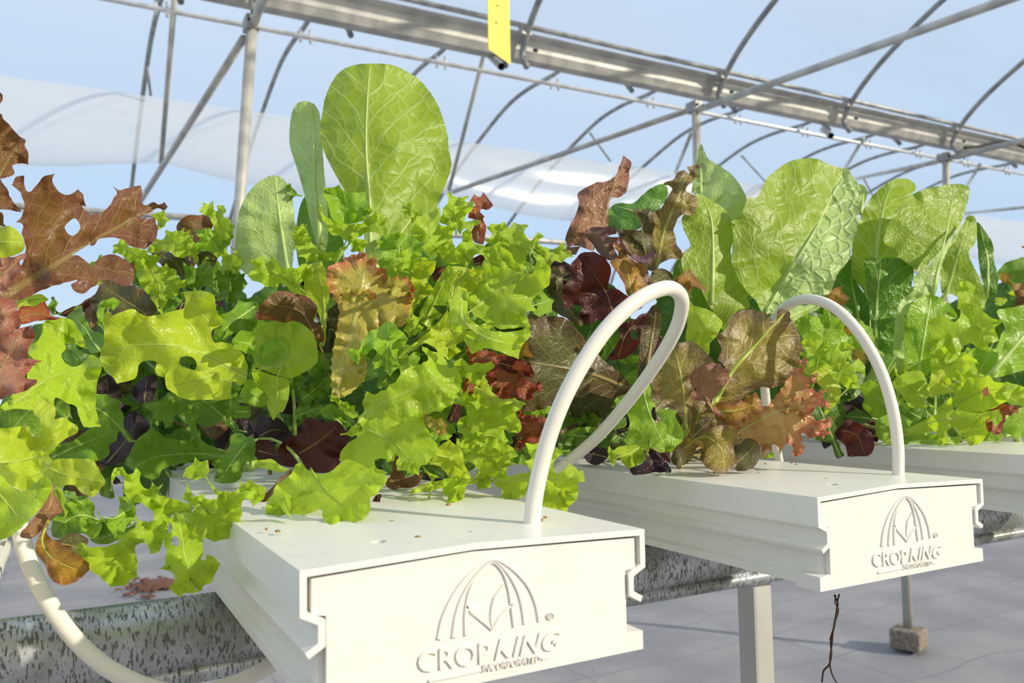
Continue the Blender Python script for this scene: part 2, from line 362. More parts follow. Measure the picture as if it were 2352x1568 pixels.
def roof(u, v):
    k = u*(len(BOW)-8)+7; i = int(k); f = k-i; i2 = min(i+1, len(BOW)-1)
    p = BOW[i]*(1-f)+BOW[i2]*f; y = 4-v*27
    sag = -.05*math.sin(math.pi*((y+1.04) % 1.9)/1.9)**2+.015*noise.noise(Vector((p[0]*3, y*2, 5)))*math.exp(-u*6)
    return (p[0]+.02, y, p[1]+.05-sag*.4)
sheet_grid('ceiling', roof, 60, 220, M['film'])
def roof2(u, v):
    k = u*44; i = int(k); f = k-i; p = FAR[i]*(1-f)+FAR[min(i+1, len(FAR)-1)]*f; y = 5-v*33
    return (p[0], y, p[1]+.05)
sheet_grid('ceiling_far', roof2, 44, 120, M['film_far'])
def curt(u, v):
    y = 4.2-v*30; ph = ((y+.77) % 3.26)/3.26; sag = math.sin(math.pi*ph)
    a = u*2*math.pi; top, bot = 3.17, 2.50-.20*sag
    c, h = (top+bot)/2, (top-bot)/2
    thick = .10+.09*sag
    return (8.86-thick*math.cos(a)*(1+.12*noise.noise(Vector((y*1.4, a, 2)))), y, c+h*math.sin(a)*.999+.012*noise.noise(Vector((y*3, a*2, 1))))
o = sheet_grid('roll_up_curtain', curt, 28, 160, M['curtain'], 'long sagging white film curtain hung under the far eave', 'curtain', kind='thing')

# ------------------------------------------------------------------ greenhouse frame
GX = 5.5
g = sheet_prism('roof_gutter', [(5.41, 2.97), (5.47, 2.95), (5.47, 2.85), (5.505, 2.79), (5.60, 2.785), (5.64, 2.86), (5.64, 2.97)], .008, 1, 5.0, -24.0, M['galv'])
tag(g, 'long pale steel rain gutter running along the post tops', 'gutter')
cy = [on(0, *q, 5.34) for q in ((1203, 84), (1652, 190))]
o = tube('conduit', [(5.34, 5, 3.0), (5.34, -24, 2.96)], .021, M['galv_dull']); tag(o, 'straight grey conduit pipe fixed along the gutter face', 'pipe')
posts = [((579, 60), (550, 480)), ((1598, 250), (1601, 370)), ((2173, 365), (2173, 420))]
plabel = ['thick galvanised post at the left beside the round romaine leaf', 'galvanised post rising behind the pointed pale romaine leaf', 'small far galvanised post above the paired romaine leaves at right']
pts_top = []
for (a, b), lb in zip(posts, plabel):
    A = on(0, *a, GX); B = on(0, *b, GX); d = (B-A)/(A[2]-B[2]); base = A+d*(A[2]-FZ); topp = A-d*.06
    t = empty('greenhouse_post', tuple(base), lb, 'post', 'gutter posts')
    tube('shaft', [tuple(base), tuple(topp)], .039, M['galv'], t, 16)
    box('post_bracket', tuple(A+np.array([.02, 0, .02])), (.14, .10, .10), M['galv_dull'], t, bv=.01)
    for s in (-1, 1): tube('bolt', [tuple(A+np.array([-.07, s*.03, .02])), tuple(A+np.array([-.055, s*.03, .02]))], .012, M['dark'], t, 6)
    pts_top.append(A)
by = [1.05, -1.04, -3.18, -5.3, -7.02, -8.84, -10.7, -12.5, -14.3, -16.1]
blab = {-1.04: 'arched roof bow over the thick left post, nearest one shown', -3.18: 'arched roof bow beside the yellow sticky card', -5.3: 'arched roof bow meeting the gutter at the second post',
        -7.02: 'arched roof bow crossed by the long slanting tie rod', -8.84: 'arched roof bow meeting the gutter near the far post'}
for y in by:
    if y in (1.05, -12.5, -14.3, -16.1, -10.7): continue
    t = empty('roof_bow', (5.42, y, 2.66), blab[y], 'roof bow', 'near roof bows')
    tube('arch', [(p[0], y, p[1]) for p in BOW], .027, M['bow'], t, 10)
    box('bow_clamp', (5.36, y+.01, 2.95), (.07, .09, .075), M['galv_dull'], t, bv=.006)
    tube('bolt', [(5.33, y-.05, 2.80), (5.33, y-.085, 2.80)], .014, M['dark'], t, 6)
fy = []
for q in ((370, 25), (700, 83), (1010, 132), (1270, 183), (1490, 228), (1690, 262), (1845, 300), (1990, 330), (2105, 356), (2215, 380), (2310, 402)):
    fy.append(on(0, *q, 7.1)[1])
fd = ['first far arch, at the left above the red oak leaf', 'second far arch, left of the tall round romaine leaf', 'third far arch, partly behind the round romaine leaf', 'fourth far arch, right of the round romaine leaf', 'fifth far arch, above the small tilted brace',
      'sixth far arch, behind the second post', 'seventh far arch, over the broad split romaine leaf', 'eighth far arch, right of the broad romaine leaf', 'ninth far arch, left of the small far post', 'tenth far arch, right of the small far post', 'eleventh far arch, at the right edge']
for y, lb in zip(fy, fd):
    t = empty('far_bow', (11.72, y, FZ), 'slim grey hoop, '+lb, 'roof bow', 'far roof bows')
    tube('arch', [(p[0], y, p[1]) for p in FAR], .024, M['bow'], t, 8)
    for s in (-1, 1): tube('purlin_clamp', [(7.07, y+s*.045, 3.27), (7.07, y+s*.045, 3.40)], .014, M['bright'], t, 6)
o = tube('purlin', [(7.07, 5, 3.325), (7.07, -26, 3.33)], .022, M['bright'], None, 10); tag(o, 'bright thin purlin pipe clamped across the far arches', 'pipe')
o = tube('side_rail', [(11.55, 5, 2.40), (11.55, -7.1, 2.58), (11.55, -26, 2.62)], .045, M['galv_dull'], None, 10); tag(o, 'low grey rail across the open far side, seen above the lettuces', 'rail')
def rod(name, a, b, r, lb, cat, mt='galv', ext=(0, 0), grp=None):
    a, b = np.array(a), np.array(b); d = b-a
    o = tube(name, [tuple(a-d*ext[0]), tuple(b+d*ext[1])], r, M[mt], None, 10); return tag(o, lb, cat, grp)
rod('strut', on(0, 370, 374, 8.72), on(0, 398, 32, 7.1), .024, 'steep strut at the left, from purlin down to curtain bottom', 'strut', ext=(0, .10), grp='curtain struts')
rod('strut', on(0, 1031, 437, 8.72), on(0, 1104, 155, 7.1), .024, 'leaning strut just right of the round romaine leaf', 'strut', ext=(0, .12), grp='curtain struts')
rod('strut', on(0, 1552, 395, 8.72), on(0, 1588, 305, 7.1), .024, 'leaning strut just left of the second post', 'strut', ext=(0, .0), grp='curtain struts')
rod('strut', on(0, 1938, 392, 8.72), on(0, 1980, 322, 7.1), .024, 'leaning strut above the split romaine leaf', 'strut', ext=(0, .05), grp='curtain struts')
rod('strut', on(0, 2222, 425, 8.72), on(0, 2250, 380, 7.1), .024, 'short leaning strut right of the small far post', 'strut', ext=(0, .05), grp='curtain struts')
rod('knee_brace', on(0, 560, 88, 5.55), on(0, 330, 450, 8.8), .028, 'sloping brace from the thick left post down to the leaves', 'brace', ext=(0, .25), grp='knee braces')
rod('knee_brace', on(0, 1590, 250, 5.55), on(0, 1040, 440, 8.8), .028, 'long sloping brace left of the second post, over the curtain', 'brace', ext=(0, .0), grp='knee braces')
rod('knee_brace', on(0, 2150, 372, 5.55), on(0, 1968, 410, 8.8), .028, 'sloping brace left of the small far post', 'brace', ext=(0, .2), grp='knee braces')
rod('knee_brace', on(0, 2352, 476, 7.2), on(0, 2226, 489, 8.8), .026, 'faint sloping brace at the right edge above the white curtain', 'brace', ext=(.3, .2), grp='knee braces')
A = pts_top[1]; rod('tie_rod', A+np.array([-.02, 0, -.02]), on(1, 2310, 0, A[1]), .030, 'long tie rod rising from the second post to the upper right corner', 'rod', ext=(0, .6))
A = pts_top[2]; rod('tie_rod', A+np.array([-.02, 0, 0]), on(1, 2352, 322, A[1]), .030, 'tie rod from the small far post to the right edge', 'rod', ext=(0, 3))
A = pts_top[0]; rod('tie_rod', A+np.array([-.02, 0, .0]), A+np.array([-2.6, 0, .18]), .030, 'tie rod end at the top of the thick left post', 'rod')
for (a, b, lb) in (((338, 150), (346, 219), 'first on the left, under the first far arch'), ((1355, 305), (1402, 370), 'left of the second post'), ((1703, 357), (1768, 428), 'right of the second post'), ((1985, 412), (2006, 452), 'between the two romaine plants')):
    rod('small_brace', on(0, *a, 8.45), on(0, *b, 8.72), .014, 'thin short brace under the curtain top, '+lb, 'brace', 'bow', grp='small curtain braces')
for (a, b, lb) in (((1126, 128), (1152, 153), 'dark open pipe end pointing down below the yellow card'), ((1890, 297), (1909, 312), 'dark open pipe end under the gutter right of the second post')):
    p, q = on(0, *a, 5.72), on(0, *b, 5.28); t = empty('drain_stub', tuple(p), lb, 'pipe', 'gutter pipe stubs')
    tube('pipe_stub', [tuple(p), tuple(q)], .030, M['galv_dull'], t, 14, cap=False)
    q2 = q+(p-q)*.12; tube('bore_shade', [tuple(q2), tuple(q2+(p-q)*.05)], .028, M['dark'], t, 14)  # dark plug set in the stub to stand for the shade inside
o = tube('black_cable', catmull([tuple(on(0, x, y, 5.28)) for x, y in ((2215, 339), (2250, 336), (2290, 326), (2325, 326), (2352, 338), (2390, 352))], 6), .018, M['dark'], None, 8); tag(o, 'bent black cable along the gutter at the right edge', 'cable')
# yellow sticky strip
a, b = at(1122, 113, 2.60), at(1172, 148, 2.717); hgt = np.array([0, 0, .34]); nn_ = np.cross(b-a, hgt); nn_ = nn_/np.linalg.norm(nn_)*.0012
t = empty('sticky_trap', tuple((a+b)/2), 'bright yellow hanging insect card at the top of the picture', 'sticky trap')
V = [p+s*nn_ for s in (-1, 1) for p in (a, b, b+hgt, a+hgt)]
fixnormals(link('card', V, [(0, 1, 2, 3), (4, 7, 6, 5), (0, 4, 5, 1), (1, 5, 6, 2), (2, 6, 7, 3), (3, 7, 4, 0)], M['card'], t))
tube('hanging_wire', [tuple((a+b)/2+hgt*.98), tuple((a+b)/2+hgt*.98+np.array([0, 0, 1.35]))], .0012, M['dark'], t, 6)
for q in ((1143, 13), (1140, 52)):
    P = at(*q, 2.63); tube('fly_speck', [tuple(P-nn_*3), tuple(P+nn_*3)], .0022, M['dark'], t, 6)

# ------------------------------------------------------------------ bench under the channels
HH = .342*W
PX, PZ, PR = .172, -HH-.0172, .0168
t = empty('bench_rail', (PX, -.6, PZ), 'mottled galvanised rail crossing beneath the white channels', 'rail')
tube('rail_pipe', [(PX, 1.2-.1*i, PZ) for i in range(40)], PR, M['pipe'], t, 32)
tube('rail_seam', [(PX-.010, 1.2, PZ-.0150), (PX-.010, -2.7, PZ-.0150)], .0042, M['pipe'], t, 10)
LX = on(0, 1732, 1345, PX+.002)
t = empty('support_post', (LX[0], LX[1], FZ), 'square steel bench leg below the second channel', 'leg')
Rz = Matrix.Rotation(.10, 3, 'Z')
box('leg_post', (LX[0], LX[1], (FZ+PZ-PR)/2), (.0145, .0185, PZ-PR-FZ), M['galv'], t, Rz, .0022)
box('foot_plate', (LX[0], LX[1], FZ+.003), (.06, .06, .006), M['galv_dull'], t, bv=.002)
BK = on(2, 2088, 1486, FZ)
t = empty('concrete_paver', (BK[0], BK[1], FZ), 'small grey concrete block on the ground cover at lower right', 'block')
box('block_body', (BK[0], BK[1], FZ+.034), (.105, .105, .072), M['concrete'], t, Matrix.Rotation(.32, 3, 'Z'), .011)
t = empty('bench_stand', (BK[0], BK[1], FZ+.07), 'slim grey pipe leg standing on the concrete block', 'leg')
tube('pipe_leg', [(BK[0], BK[1], FZ+.069), (BK[0], BK[1], -HH-.035)], .0165, M['galv'], t, 16)
tube('cross_pipe', [(BK[0], 1.2, -HH-.0175), (BK[0], -3.2, -HH-.0175)], .0165, M['galv'], t, 14)
# spilt soil and crumbs on the ground
def mound(name, q, rx, ry, h, lb):
    c = on(2, *q, FZ); V, F = [], []; n, k = 9, 22
    for i in range(n+1):
        r = i/n
        for j in range(k):
            a = 2*math.pi*j/k; w = 1+.55*noise.noise(Vector((math.cos(a)*2.6, math.sin(a)*2.6, q[0])))+.3*noise.noise(Vector((math.cos(a)*7, math.sin(a)*7, 3)))
            V.append((c[0]+r*rx*w*math.cos(a), c[1]+r*ry*w*math.sin(a), FZ-.003+h*(1-r*r)*(1+.4*noise.noise(Vector((r*3, a, 1))))))
    for i in range(n):
        for j in range(k): F.append((i*k+j, i*k+(j+1) % k, (i+1)*k+(j+1) % k, (i+1)*k+j))
    return link(name, V, F, M['soil'], None, True)
o = mound('spilled_soil', (358, 1338), .15, .10, .008, ''); tag(o, 'brown patch of spilled soil on the ground cover below the hanging leaves', 'soil')
rs = random.Random(5)
V, F = [], []
for _ in range(46):
    q = (rs.gauss(318, 30), rs.gauss(1352, 12)); c = on(2, *q, FZ); v, f_ = box_geo((c[0], c[1], FZ+.003), [rs.uniform(.008, .03) for _ in range(2)]+[.008], Matrix.Rotation(rs.uniform(0, 3), 3, 'Z')); b_ = len(V); V += v; F += [tuple(i+b_ for i in k) for k in f_]
cr = fixnormals(link('soil_crumbs', V, F, M['soil'], o)); tag(cr, None, None, None, 'stuff')

# ------------------------------------------------------------------ growing channels
def emblem(parent, cx, y0):
    """raised logo on the end cap, laid out in the cap's own plane"""
    def loc(zx, zy):
        P = on(0, 650+zx/2.767, 1100+zy/2.767, .001); return P[1], P[2]
    def put(y, z, h): return (cx+.0012-h, y0+y, z)
    Hh = .0007
    def ribbon(pts, wds, name):
        c = catmull([loc(*p) for p in pts], 8); w = np.interp(np.linspace(0, 1, len(c)), np.linspace(0, 1, len(wds)), wds)
        V, F = [], []
        for i in range(len(c)):
            d = c[min(i+1, len(c)-1)]-c[max(i-1, 0)]; d /= np.linalg.norm(d); n = np.array([-d[1], d[0]])
            for s in (-1, 1):
                p = c[i]+n*w[i]*s*.5; q = c[i]+n*w[i]*s*.32
                V.append(put(p[0], p[1], -.0002)); V.append(put(q[0], q[1], Hh))
        for i in range(len(c)-1):
            a, b = i*4, i*4+4
            F += [(a, b, b+1, a+1), (a+1, b+1, b+3, a+3), (a+3, b+3, b+2, a+2)]
        e = (len(c)-1)*4
        F += [(0, 1, 3, 2), (e, e+2, e+3, e+1)]
        return fixnormals(link(name, V, F, M['cap'], parent))
    k = .00005
    ribbon([(992, 1016), (1026, 860), (1105, 700), (1210, 578), (1330, 512), (1440, 556), (1550, 665), (1610, 785), (1636, 900)], [50*k, 24*k, 9*k, 22*k, 52*k], 'emblem_arch')
    ribbon([(1088, 1005), (1105, 860), (1150, 725), (1230, 603), (1330, 522), (1420, 585), (1485, 690), (1522, 800), (1541, 918)], [50*k, 24*k, 8*k, 20*k, 42*k], 'emblem_arch')
    ribbon([(1167, 990), (1163, 850), (1190, 695), (1250, 592), (1330, 532), (1395, 590), (1432, 690), (1452, 790), (1475, 935)], [42*k, 20*k, 8*k, 18*k, 42*k], 'emblem_arch')
    ribbon([(1157, 806), (1215, 838), (1275, 890), (1325, 958)], [3*k, 70*k, 60*k, 3*k], 'emblem_leaf')
    ribbon([(1328, 958), (1330, 860), (1350, 760), (1398, 668)], [3*k, 40*k, 50*k, 3*k], 'emblem_leaf')
    ribbon([(1330, 958), (1370, 890), (1420, 830), (1462, 785)], [3*k, 30*k, 30*k, 3*k], 'emblem_leaf')
    ribbon([(925, 1282), (1090, 1250), (1258, 1214)], [17*k, 17*k, 17*k], 'emblem_bar')
    ribbon([(1642, 1143), (1670, 1136), (1700, 1129)], [15*k, 15*k, 15*k], 'emblem_bar')
    a = np.linspace(0, 2*math.pi, 15)
    ribbon([(1697+21*math.cos(t_), 868+21*math.sin(t_)) for t_ in a], [7*k]*3, 'emblem_ring')
    def text(s, p0, p1, hpx, shear, off, name):
        (ya, za), (yb, zb) = loc(*p0), loc(*p1); cu = bpy.data.curves.new('t', 'FONT'); cu.body = s; cu.extrude = .5; cu.offset = off; cu.shear = shear; cu.resolution_u = 3
        o = bpy.data.objects.new('t', cu); COL.objects.link(o); bpy.context.view_layer.update()
        me = bpy.data.meshes.new_from_object(o.evaluated_get(bpy.context.evaluated_depsgraph_get())); COL.objects.unlink(o); bpy.data.objects.remove(o)
        c = np.array([v.co[:] for v in me.vertices]); x0, x1 = c[:, 0].min(), c[:, 0].max(); h0, h1 = c[:, 1].min(), c[:, 1].max()
        hh = hpx*k*1.18
        for v in me.vertices:
            f = (v.co.x-x0)/(x1-x0); y = ya+(yb-ya)*f; z = za+(zb-za)*f+(v.co.y-h0)/(h1-h0)*hh
            hi = Hh if v.co.z > 0 else -.0002
            v.co = put(y, z, hi)
        me.name = name; me.materials.clear(); me.materials.append(M['cap']); o = bpy.data.objects.new(name, me); COL.objects.link(o)
        o.parent = parent; o.matrix_parent_inverse = parent.matrix_basis.inverted(); fixnormals(o); return o
    text('CROP', (858, 1232), (1322, 1163), 108, 0, .012, 'emblem_lettering')
    text('KING', (1345, 1149), (1768, 1078), 108, .28, .012, 'emblem_lettering')
    text('INCORPORATED', (1265, 1226), (1632, 1160), 36, .15, .004, 'emblem_lettering')
    text('R', (1687, 879), (1708, 876), 18, 0, .01, 'emblem_lettering')

def channel(x0, y0, L, lb, holes=(), logo=False):
    t = empty('growing_channel', (x0, y0-W/2, -HH), lb, 'channel', 'white growing channels')
    mp = lambda P: [(y0-s*W, z*W) for s, z in P]
    lid = sheet_prism('channel_lid', [(.012, -.190), (.043, -.172), (.043, -.130), (.0, -.108), (.0, .0), (.45, .017), (1, .0), (1, -.108), (.957, -.130), (.957, -.172), (.988, -.190)], -.017, 0, x0, x0+L, M['pvc'], t, org=lambda P: (y0-P[0]*W, P[1]*W))
    for q in holes:
        P = on(2, *q, .001); bm = bmesh.new(); bmesh.ops.create_cone(bm, cap_ends=True, segments=24, radius1=.0026, radius2=.0026, depth=.02, matrix=Matrix.Translation((P[0], P[1], 0)))
        me = bpy.data.meshes.new('k'); bm.to_mesh(me); bm.free(); ko = bpy.data.objects.new('k', me); COL.objects.link(ko)
        md = lid.modifiers.new('b', 'BOOLEAN'); md.object = ko; md.operation = 'DIFFERENCE'; md.solver = 'EXACT'
        bpy.context.view_layer.update(); nm = bpy.data.meshes.new_from_object(lid.evaluated_get(bpy.context.evaluated_depsgraph_get())); lid.modifiers.clear(); lid.data = nm
        bpy.data.objects.remove(ko)
    sheet_prism('channel_tray', [(.052, -.10), (.052, -.295), (.028, -.306), (.028, -.334), (.972, -.334), (.972, -.306), (.948, -.295), (.948, -.10)], .012, 0, x0+.004, x0+L-.004, M['pvc_body'], t, org=lambda P: (y0-P[0]*W, P[1]*W))
    cap = prism('end_cap', mp([(.030, -.024), (.45, -.006), (.97, -.024), (.97, -.108), (.935, -.114), (.935, -.286), (.992, -.290), (.992, -.342), (.008, -.342), (.008, -.290), (.065, -.286), (.065, -.114), (.030, -.108)]), 0, x0+.0012, x0+.0150, M['cap'], t)
    if logo: emblem(cap, x0, y0)
    return t
S_ = 1.9286*W
channel(.0, .0, 2.3, 'nearest white growing channel, end cap with raised logo in front', [(870, 1245)], True)
channel(.0218, -S_, 2.3, 'second white growing channel, right of the nearest one, logo on its cap', [(1914, 1114)], True)
channel(.03, -.506, 2.3, 'third white growing channel, only its long side at the right edge', (), True)
channel(.03, -.757, 2.3, 'fourth white growing channel, mostly hidden behind lettuces at right', (), True)
channel(.02, .202, 2.3, 'white growing channel at the left edge, mostly hidden by leaves', (), False)
# feeder hoses
def hose(lb, P, r=.0031):
    o = tube('feeder_hose', catmull(P, 8), r, M['hose'], None, 16); return tag(o, lb, 'hose', 'ivory feeder hoses')
b0 = on(2, 1219, 1207, 0); b0[2] = -.002
hose('ivory hose arching up from the nearest channel', [tuple(b0)]+[tuple(at(*q)) for q in ((1232, 1120, .298), (1262, 1000, .300), (1310, 885, .303), (1385, 765, .310), (1460, 692, .318), (1525, 662, .328), (1558, 672, .340), (1566, 705, .350), (1548, 765, .364), (1500, 845, .385), (1440, 925, .405), (1370, 1005, .425), (1290, 1072, .445), (1220, 1130, .46), (1170, 1200, .47), (1150, 1300, .47))])
b1 = on(2, 2063, 1093, 0); b1[2] = -.002
hose('ivory hose arching up from the second channel', [tuple(b1)]+[tuple(at(*q)) for q in ((2062, 1020, .438), (2048, 930, .441), (2018, 840, .446), (1970, 760, .455), (1915, 706, .468), (1860, 687, .485), (1810, 700, .505), (1775, 745, .52), (1755, 830, .545), (1762, 940, .57), (1788, 1050, .60), (1800, 1120, .61), (1805, 1200, .62))])
hose('ivory hose drooping in front of the rail at lower left', [tuple(at(*q)) for q in ((30, 1120, .34), (46, 1215, .335), (66, 1290, .328), (110, 1380, .318), (170, 1465, .310), (245, 1532, .303), (340, 1578, .300), (430, 1594, .305), (510, 1580, .318), (590, 1545, .335), (640, 1515, .36), (680, 1480, .385), (700, 1440, .40))], .0032)
# dry root under the second cap
rt = empty('hanging_root', tuple(at(1916, 1372, .41)), 'thin brown dry root hanging below the second channel', 'root')
tube('root_strand', catmull([tuple(at(*q, .41)) for q in ((1916, 1366), (1924, 1385), (1922, 1402), (1916, 1440), (1908, 1470), (1910, 1500), (1905, 1525), (1892, 1540), (1888, 1566))], 5), [.00045]*41, M['root'], rt, 6)
tube('root_strand', catmull([tuple(at(*q, .409)) for q in ((1928, 1364), (1924, 1378), (1921, 1405), (1914, 1445), (1911, 1478), (1906, 1518), (1912, 1550), (1930, 1580))], 5), [.0004]*36, M['root'], rt, 6)
tube('root_strand', catmull([tuple(at(*q, .411)) for q in ((1920, 1366), (1918, 1384), (1926, 1400), (1918, 1430), (1906, 1468))], 5), [.0003]*21, M['root'], rt, 6)
rs = random.Random(9); V, F = [], []
for q in ((1252, 1190), (1245, 1196), (1240, 1178), (960, 1236), (1030, 1160), (1080, 1225), (900, 1200), (1898, 1101), (1714, 1056), (1818, 1064), (1828, 1067), (1758, 1066), (1962, 1070), (1700, 1078), (1830, 1092), (1742, 1088), (1640, 1086), (612, 1217), (638, 1222)):
    c = on(2, *q, .0012); sz = rs.uniform(.0006, .0014); v, f_ = box_geo((c[0], c[1], .0016), (sz*1.5, sz, .0007), Matrix.Rotation(rs.uniform(0, 3), 3, 'Z')); b_ = len(V); V += v; F += [tuple(i+b_ for i in k) for k in f_]
M['crumb'] = plastic('tan_crumb', '9A7C48', .9)
o = fixnormals(link('dirt_crumbs', V, F, M['crumb'])); tag(o, 'tiny tan crumbs scattered on the white channel lids', 'crumbs', None, 'stuff')
# ------------------------------------------------------------------ lettuce leaves
REG = {'A': (0, 380, 2.904), 'B': (600, 380, 2.904), 'C': (1200, 330, 2.904), 'D': (1200, 640, 2.904), 'E': (0, 800, 2.904), 'F': (600, 780, 2.904),
       'G': (1752, 380, 2.307), 'H': (0, 0, 2.904), 'I': (780, 0, 2.904), 'K': (0, 1028, 2.904), 'P': (0, 0, 1.0)}
def parse(reg, s):
    x0, y0, k = REG[reg]
    return np.array([[x0+float(a)/k, y0+float(b)/k] for a, b in (p.split(',') for p in s.split())])
def inside(P, poly):
    x, y = P[:, 0], P[:, 1]; r = np.zeros(len(P), bool); n = len(poly)
    a = poly; b = np.roll(poly, -1, 0)
    for (x1, y1), (x2, y2) in zip(a, b):
        c = ((y1 > y) != (y2 > y)); 
        if y1 != y2: r ^= c & (x < (x2-x1)*(y-y1)/(y2-y1)+x1)
    return r
def polyproj(P, L):
    """nearest point on polyline L: distance, arc position, signed side"""
    best = np.full(len(P), 1e18); arc = np.zeros(len(P)); side = np.zeros(len(P)); acc = 0.0
    for a, b in zip(L[:-1], L[1:]):
        d = b-a; l = math.hypot(*d)
        if l < 1e-6: continue
        t = np.clip(((P-a)@d)/(l*l), 0, 1); q = a+t[:, None]*d; e = P-q; dd = (e*e).sum(1); k = dd < best
        best = np.where(k, dd, best); arc = np.where(k, acc+t*l, arc); side = np.where(k, np.sign(d[0]*e[:, 1]-d[1]*e[:, 0]), side); acc += l
    return np.sqrt(best), arc, side, acc
def resample(P, h, closed=True):
    Q = np.vstack([P, P[:1]]) if closed else P
    l = np.hypot(*np.diff(Q, axis=0).T); s = np.concatenate([[0], np.cumsum(l)]); n = max(8, int(s[-1]/h))
    t = np.linspace(0, s[-1], n, endpoint=not closed); return np.stack([np.interp(t, s, Q[:, 0]), np.interp(t, s, Q[:, 1])], 1)
STY = {   # teeth px, tooth period px, ruffle m, ruffle wavelength px, undulation m, cup, rib radius m
 'frill': dict(teeth=6, tp=32, ruf=.0068, rl=84, und=.010, cup=-.10, ribr=.0005),
 'oak':   dict(teeth=2.5, tp=30, ruf=.0038, rl=90, und=.010, cup=-.08, ribr=.0005),
 'rom':   dict(teeth=1.0, tp=22, ruf=.0018, rl=80, und=.007, cup=.10, ribr=.0016),
 'round': dict(teeth=1.2, tp=20, ruf=.0024, rl=90, und=.008, cup=.16, ribr=.0006),
 'lollo': dict(teeth=8, tp=20, ruf=.0048, rl=50, und=.006, cup=-.10, ribr=.0005),
 'curl':  dict(teeth=8, tp=22, ruf=.0055, rl=50, und=.007, cup=-.05, ribr=.0004),
}
class Plant:
    def __init__(self, name, label, cat, root, group=None):
        self.t = empty(name, tuple(root), label, cat, group); self.root = np.array(root, float); self.rng = random.Random(len(label)*31+sum(map(ord, label)))
        self.n = 0
def blade(pl, mname, O, rib, d, style='frill', holes=(), tilt=0.0, fold=0.0, lname='leaf', label=None, spline=4, pet=True, ribmat=None, petr=1.0, jag=1.0, **kw):
    s = dict(STY[style]); s.update(kw); rng = pl.rng; pl.n += 1; seed = rng.random()*100
    if rib is None:
        rp = np.array(px(pl.root)[:2]); i = np.argmin(((O-rp)**2).sum(1)); j = np.argmax(((O-O[i])**2).sum(1)); c = O.mean(0)
        b = O[i]*.9+c*.1; tpt = O[j]*.93+c*.07; rib = np.array([b, (b+tpt)/2*.6+c*.4, tpt])
    rib = catmull(rib, 6) if len(rib) > 2 else np.array([rib[0]+(rib[1]-rib[0])*k/8 for k in range(9)])
    if style in ('frill', 'lollo', 'curl', 'oak'):      # keep the traced teeth pointed, the bays between them round
        a0 = np.sum(O[:, 0]*np.roll(O[:, 1], -1)-np.roll(O[:, 0], -1)*O[:, 1]); Q = []
        for i in range(len(O)):
            d1 = O[i]-O[i-1]; d2 = O[(i+1) % len(O)]-O[i]; tn = math.atan2(d1[0]*d2[1]-d1[1]*d2[0], d1@d2)*(1 if a0 > 0 else -1)
            Q.append(O[i])
            if tn > (1.15 if style == 'oak' else .75): Q.append(O[i]+(d1-d2)*.012)
        O = np.array(Q)
    C = catmull(O, spline, True)
    per = np.hypot(*np.diff(np.vstack([C, C[:1]]), axis=0).T).sum(); area = abs(.5*np.sum(C[:, 0]*np.roll(C[:, 1], -1)-np.roll(C[:, 0], -1)*C[:, 1]))
    h = min(max(math.sqrt(area)/26, 3.6), 11); 
    bnd = resample(C, min(h*.8, max(2.6, s['tp']/6)))
    n = len(bnd); st = per/n
    if s['teeth'] > 0:          # small pointed teeth of the margin
        nt_ = max(3, int(per/s['tp'])); amp = [s['teeth']*jag*(.25+.95*rng.random()**1.4) for _ in range(nt_)]; off = [rng.uniform(-.25, .25) for _ in range(nt_)]
        tg = np.roll(bnd, -1, 0)-np.roll(bnd, 1, 0); tg /= (np.hypot(*tg.T)[:, None]+1e-9); sg = 1 if np.sum(C[:, 0]*np.roll(C[:, 1], -1)-np.roll(C[:, 0], -1)*C[:, 1]) > 0 else -1
        nr = np.stack([tg[:, 1], -tg[:, 0]], 1)*sg; disp = np.zeros(n)
        for i in range(n):
            f = i/n*nt_; k = int(f) % nt_; fr = f-int(f)+off[k]*.5; disp[i] = amp[k]*(max(0, 1-abs(2*fr-1))**1.5-.32)
        bnd = bnd+nr*disp[:, None]
    hp = [resample(catmull(hh, 3, True), h*.8) for hh in holes]
    lo, hi = bnd.min(0), bnd.max(0); gx = np.arange(lo[0]+h*.3, hi[0], h); gy = np.arange(lo[1]+h*.3, hi[1], h*.866)
    G = np.array([[x+(h*.5 if j % 2 else 0), y] for j, y in enumerate(gy) for x in gx]); 
    if len(G):
        k = inside(G, bnd)
        for q in hp: k &= ~inside(G, q)
        G = G[k]
        if len(G):
            dd = polyproj(G, np.vstack([bnd, bnd[:1]]))[0]; G = G[dd > h*.45]
    pts = [Vector(p) for p in bnd]; edges = [(i, (i+1) % n) for i in range(n)]
    for q in hp:
        b0_ = len(pts); pts += [Vector(p) for p in q]; edges += [(b0_+i, b0_+(i+1) % len(q)) for i in range(len(q))]
    pts += [Vector(p) for p in G]
    vo, _, fo, *_ = delaunay_2d_cdt(pts, edges, [], 0, 1e-4)
    P = np.array([v[:] for v in vo]); F = [f for f in fo if len(f) == 3]
    cen = np.array([P[list(f)].mean(0) for f in F]); k = inside(cen, bnd)
    for q in hp: k &= ~inside(cen, q)
    F = [f for f, z in zip(F, k) if z]
    used = sorted({i for f in F for i in f}); mp_ = {o: i for i, o in enumerate(used)}; P = P[used]; F = [tuple(mp_[i] for i in f) for f in F]
    D = list(d); L = None
    vm = max(8.0, np.percentile(polyproj(bnd, rib)[0], 85))
    ob = np.vstack([bnd, bnd[:1]])
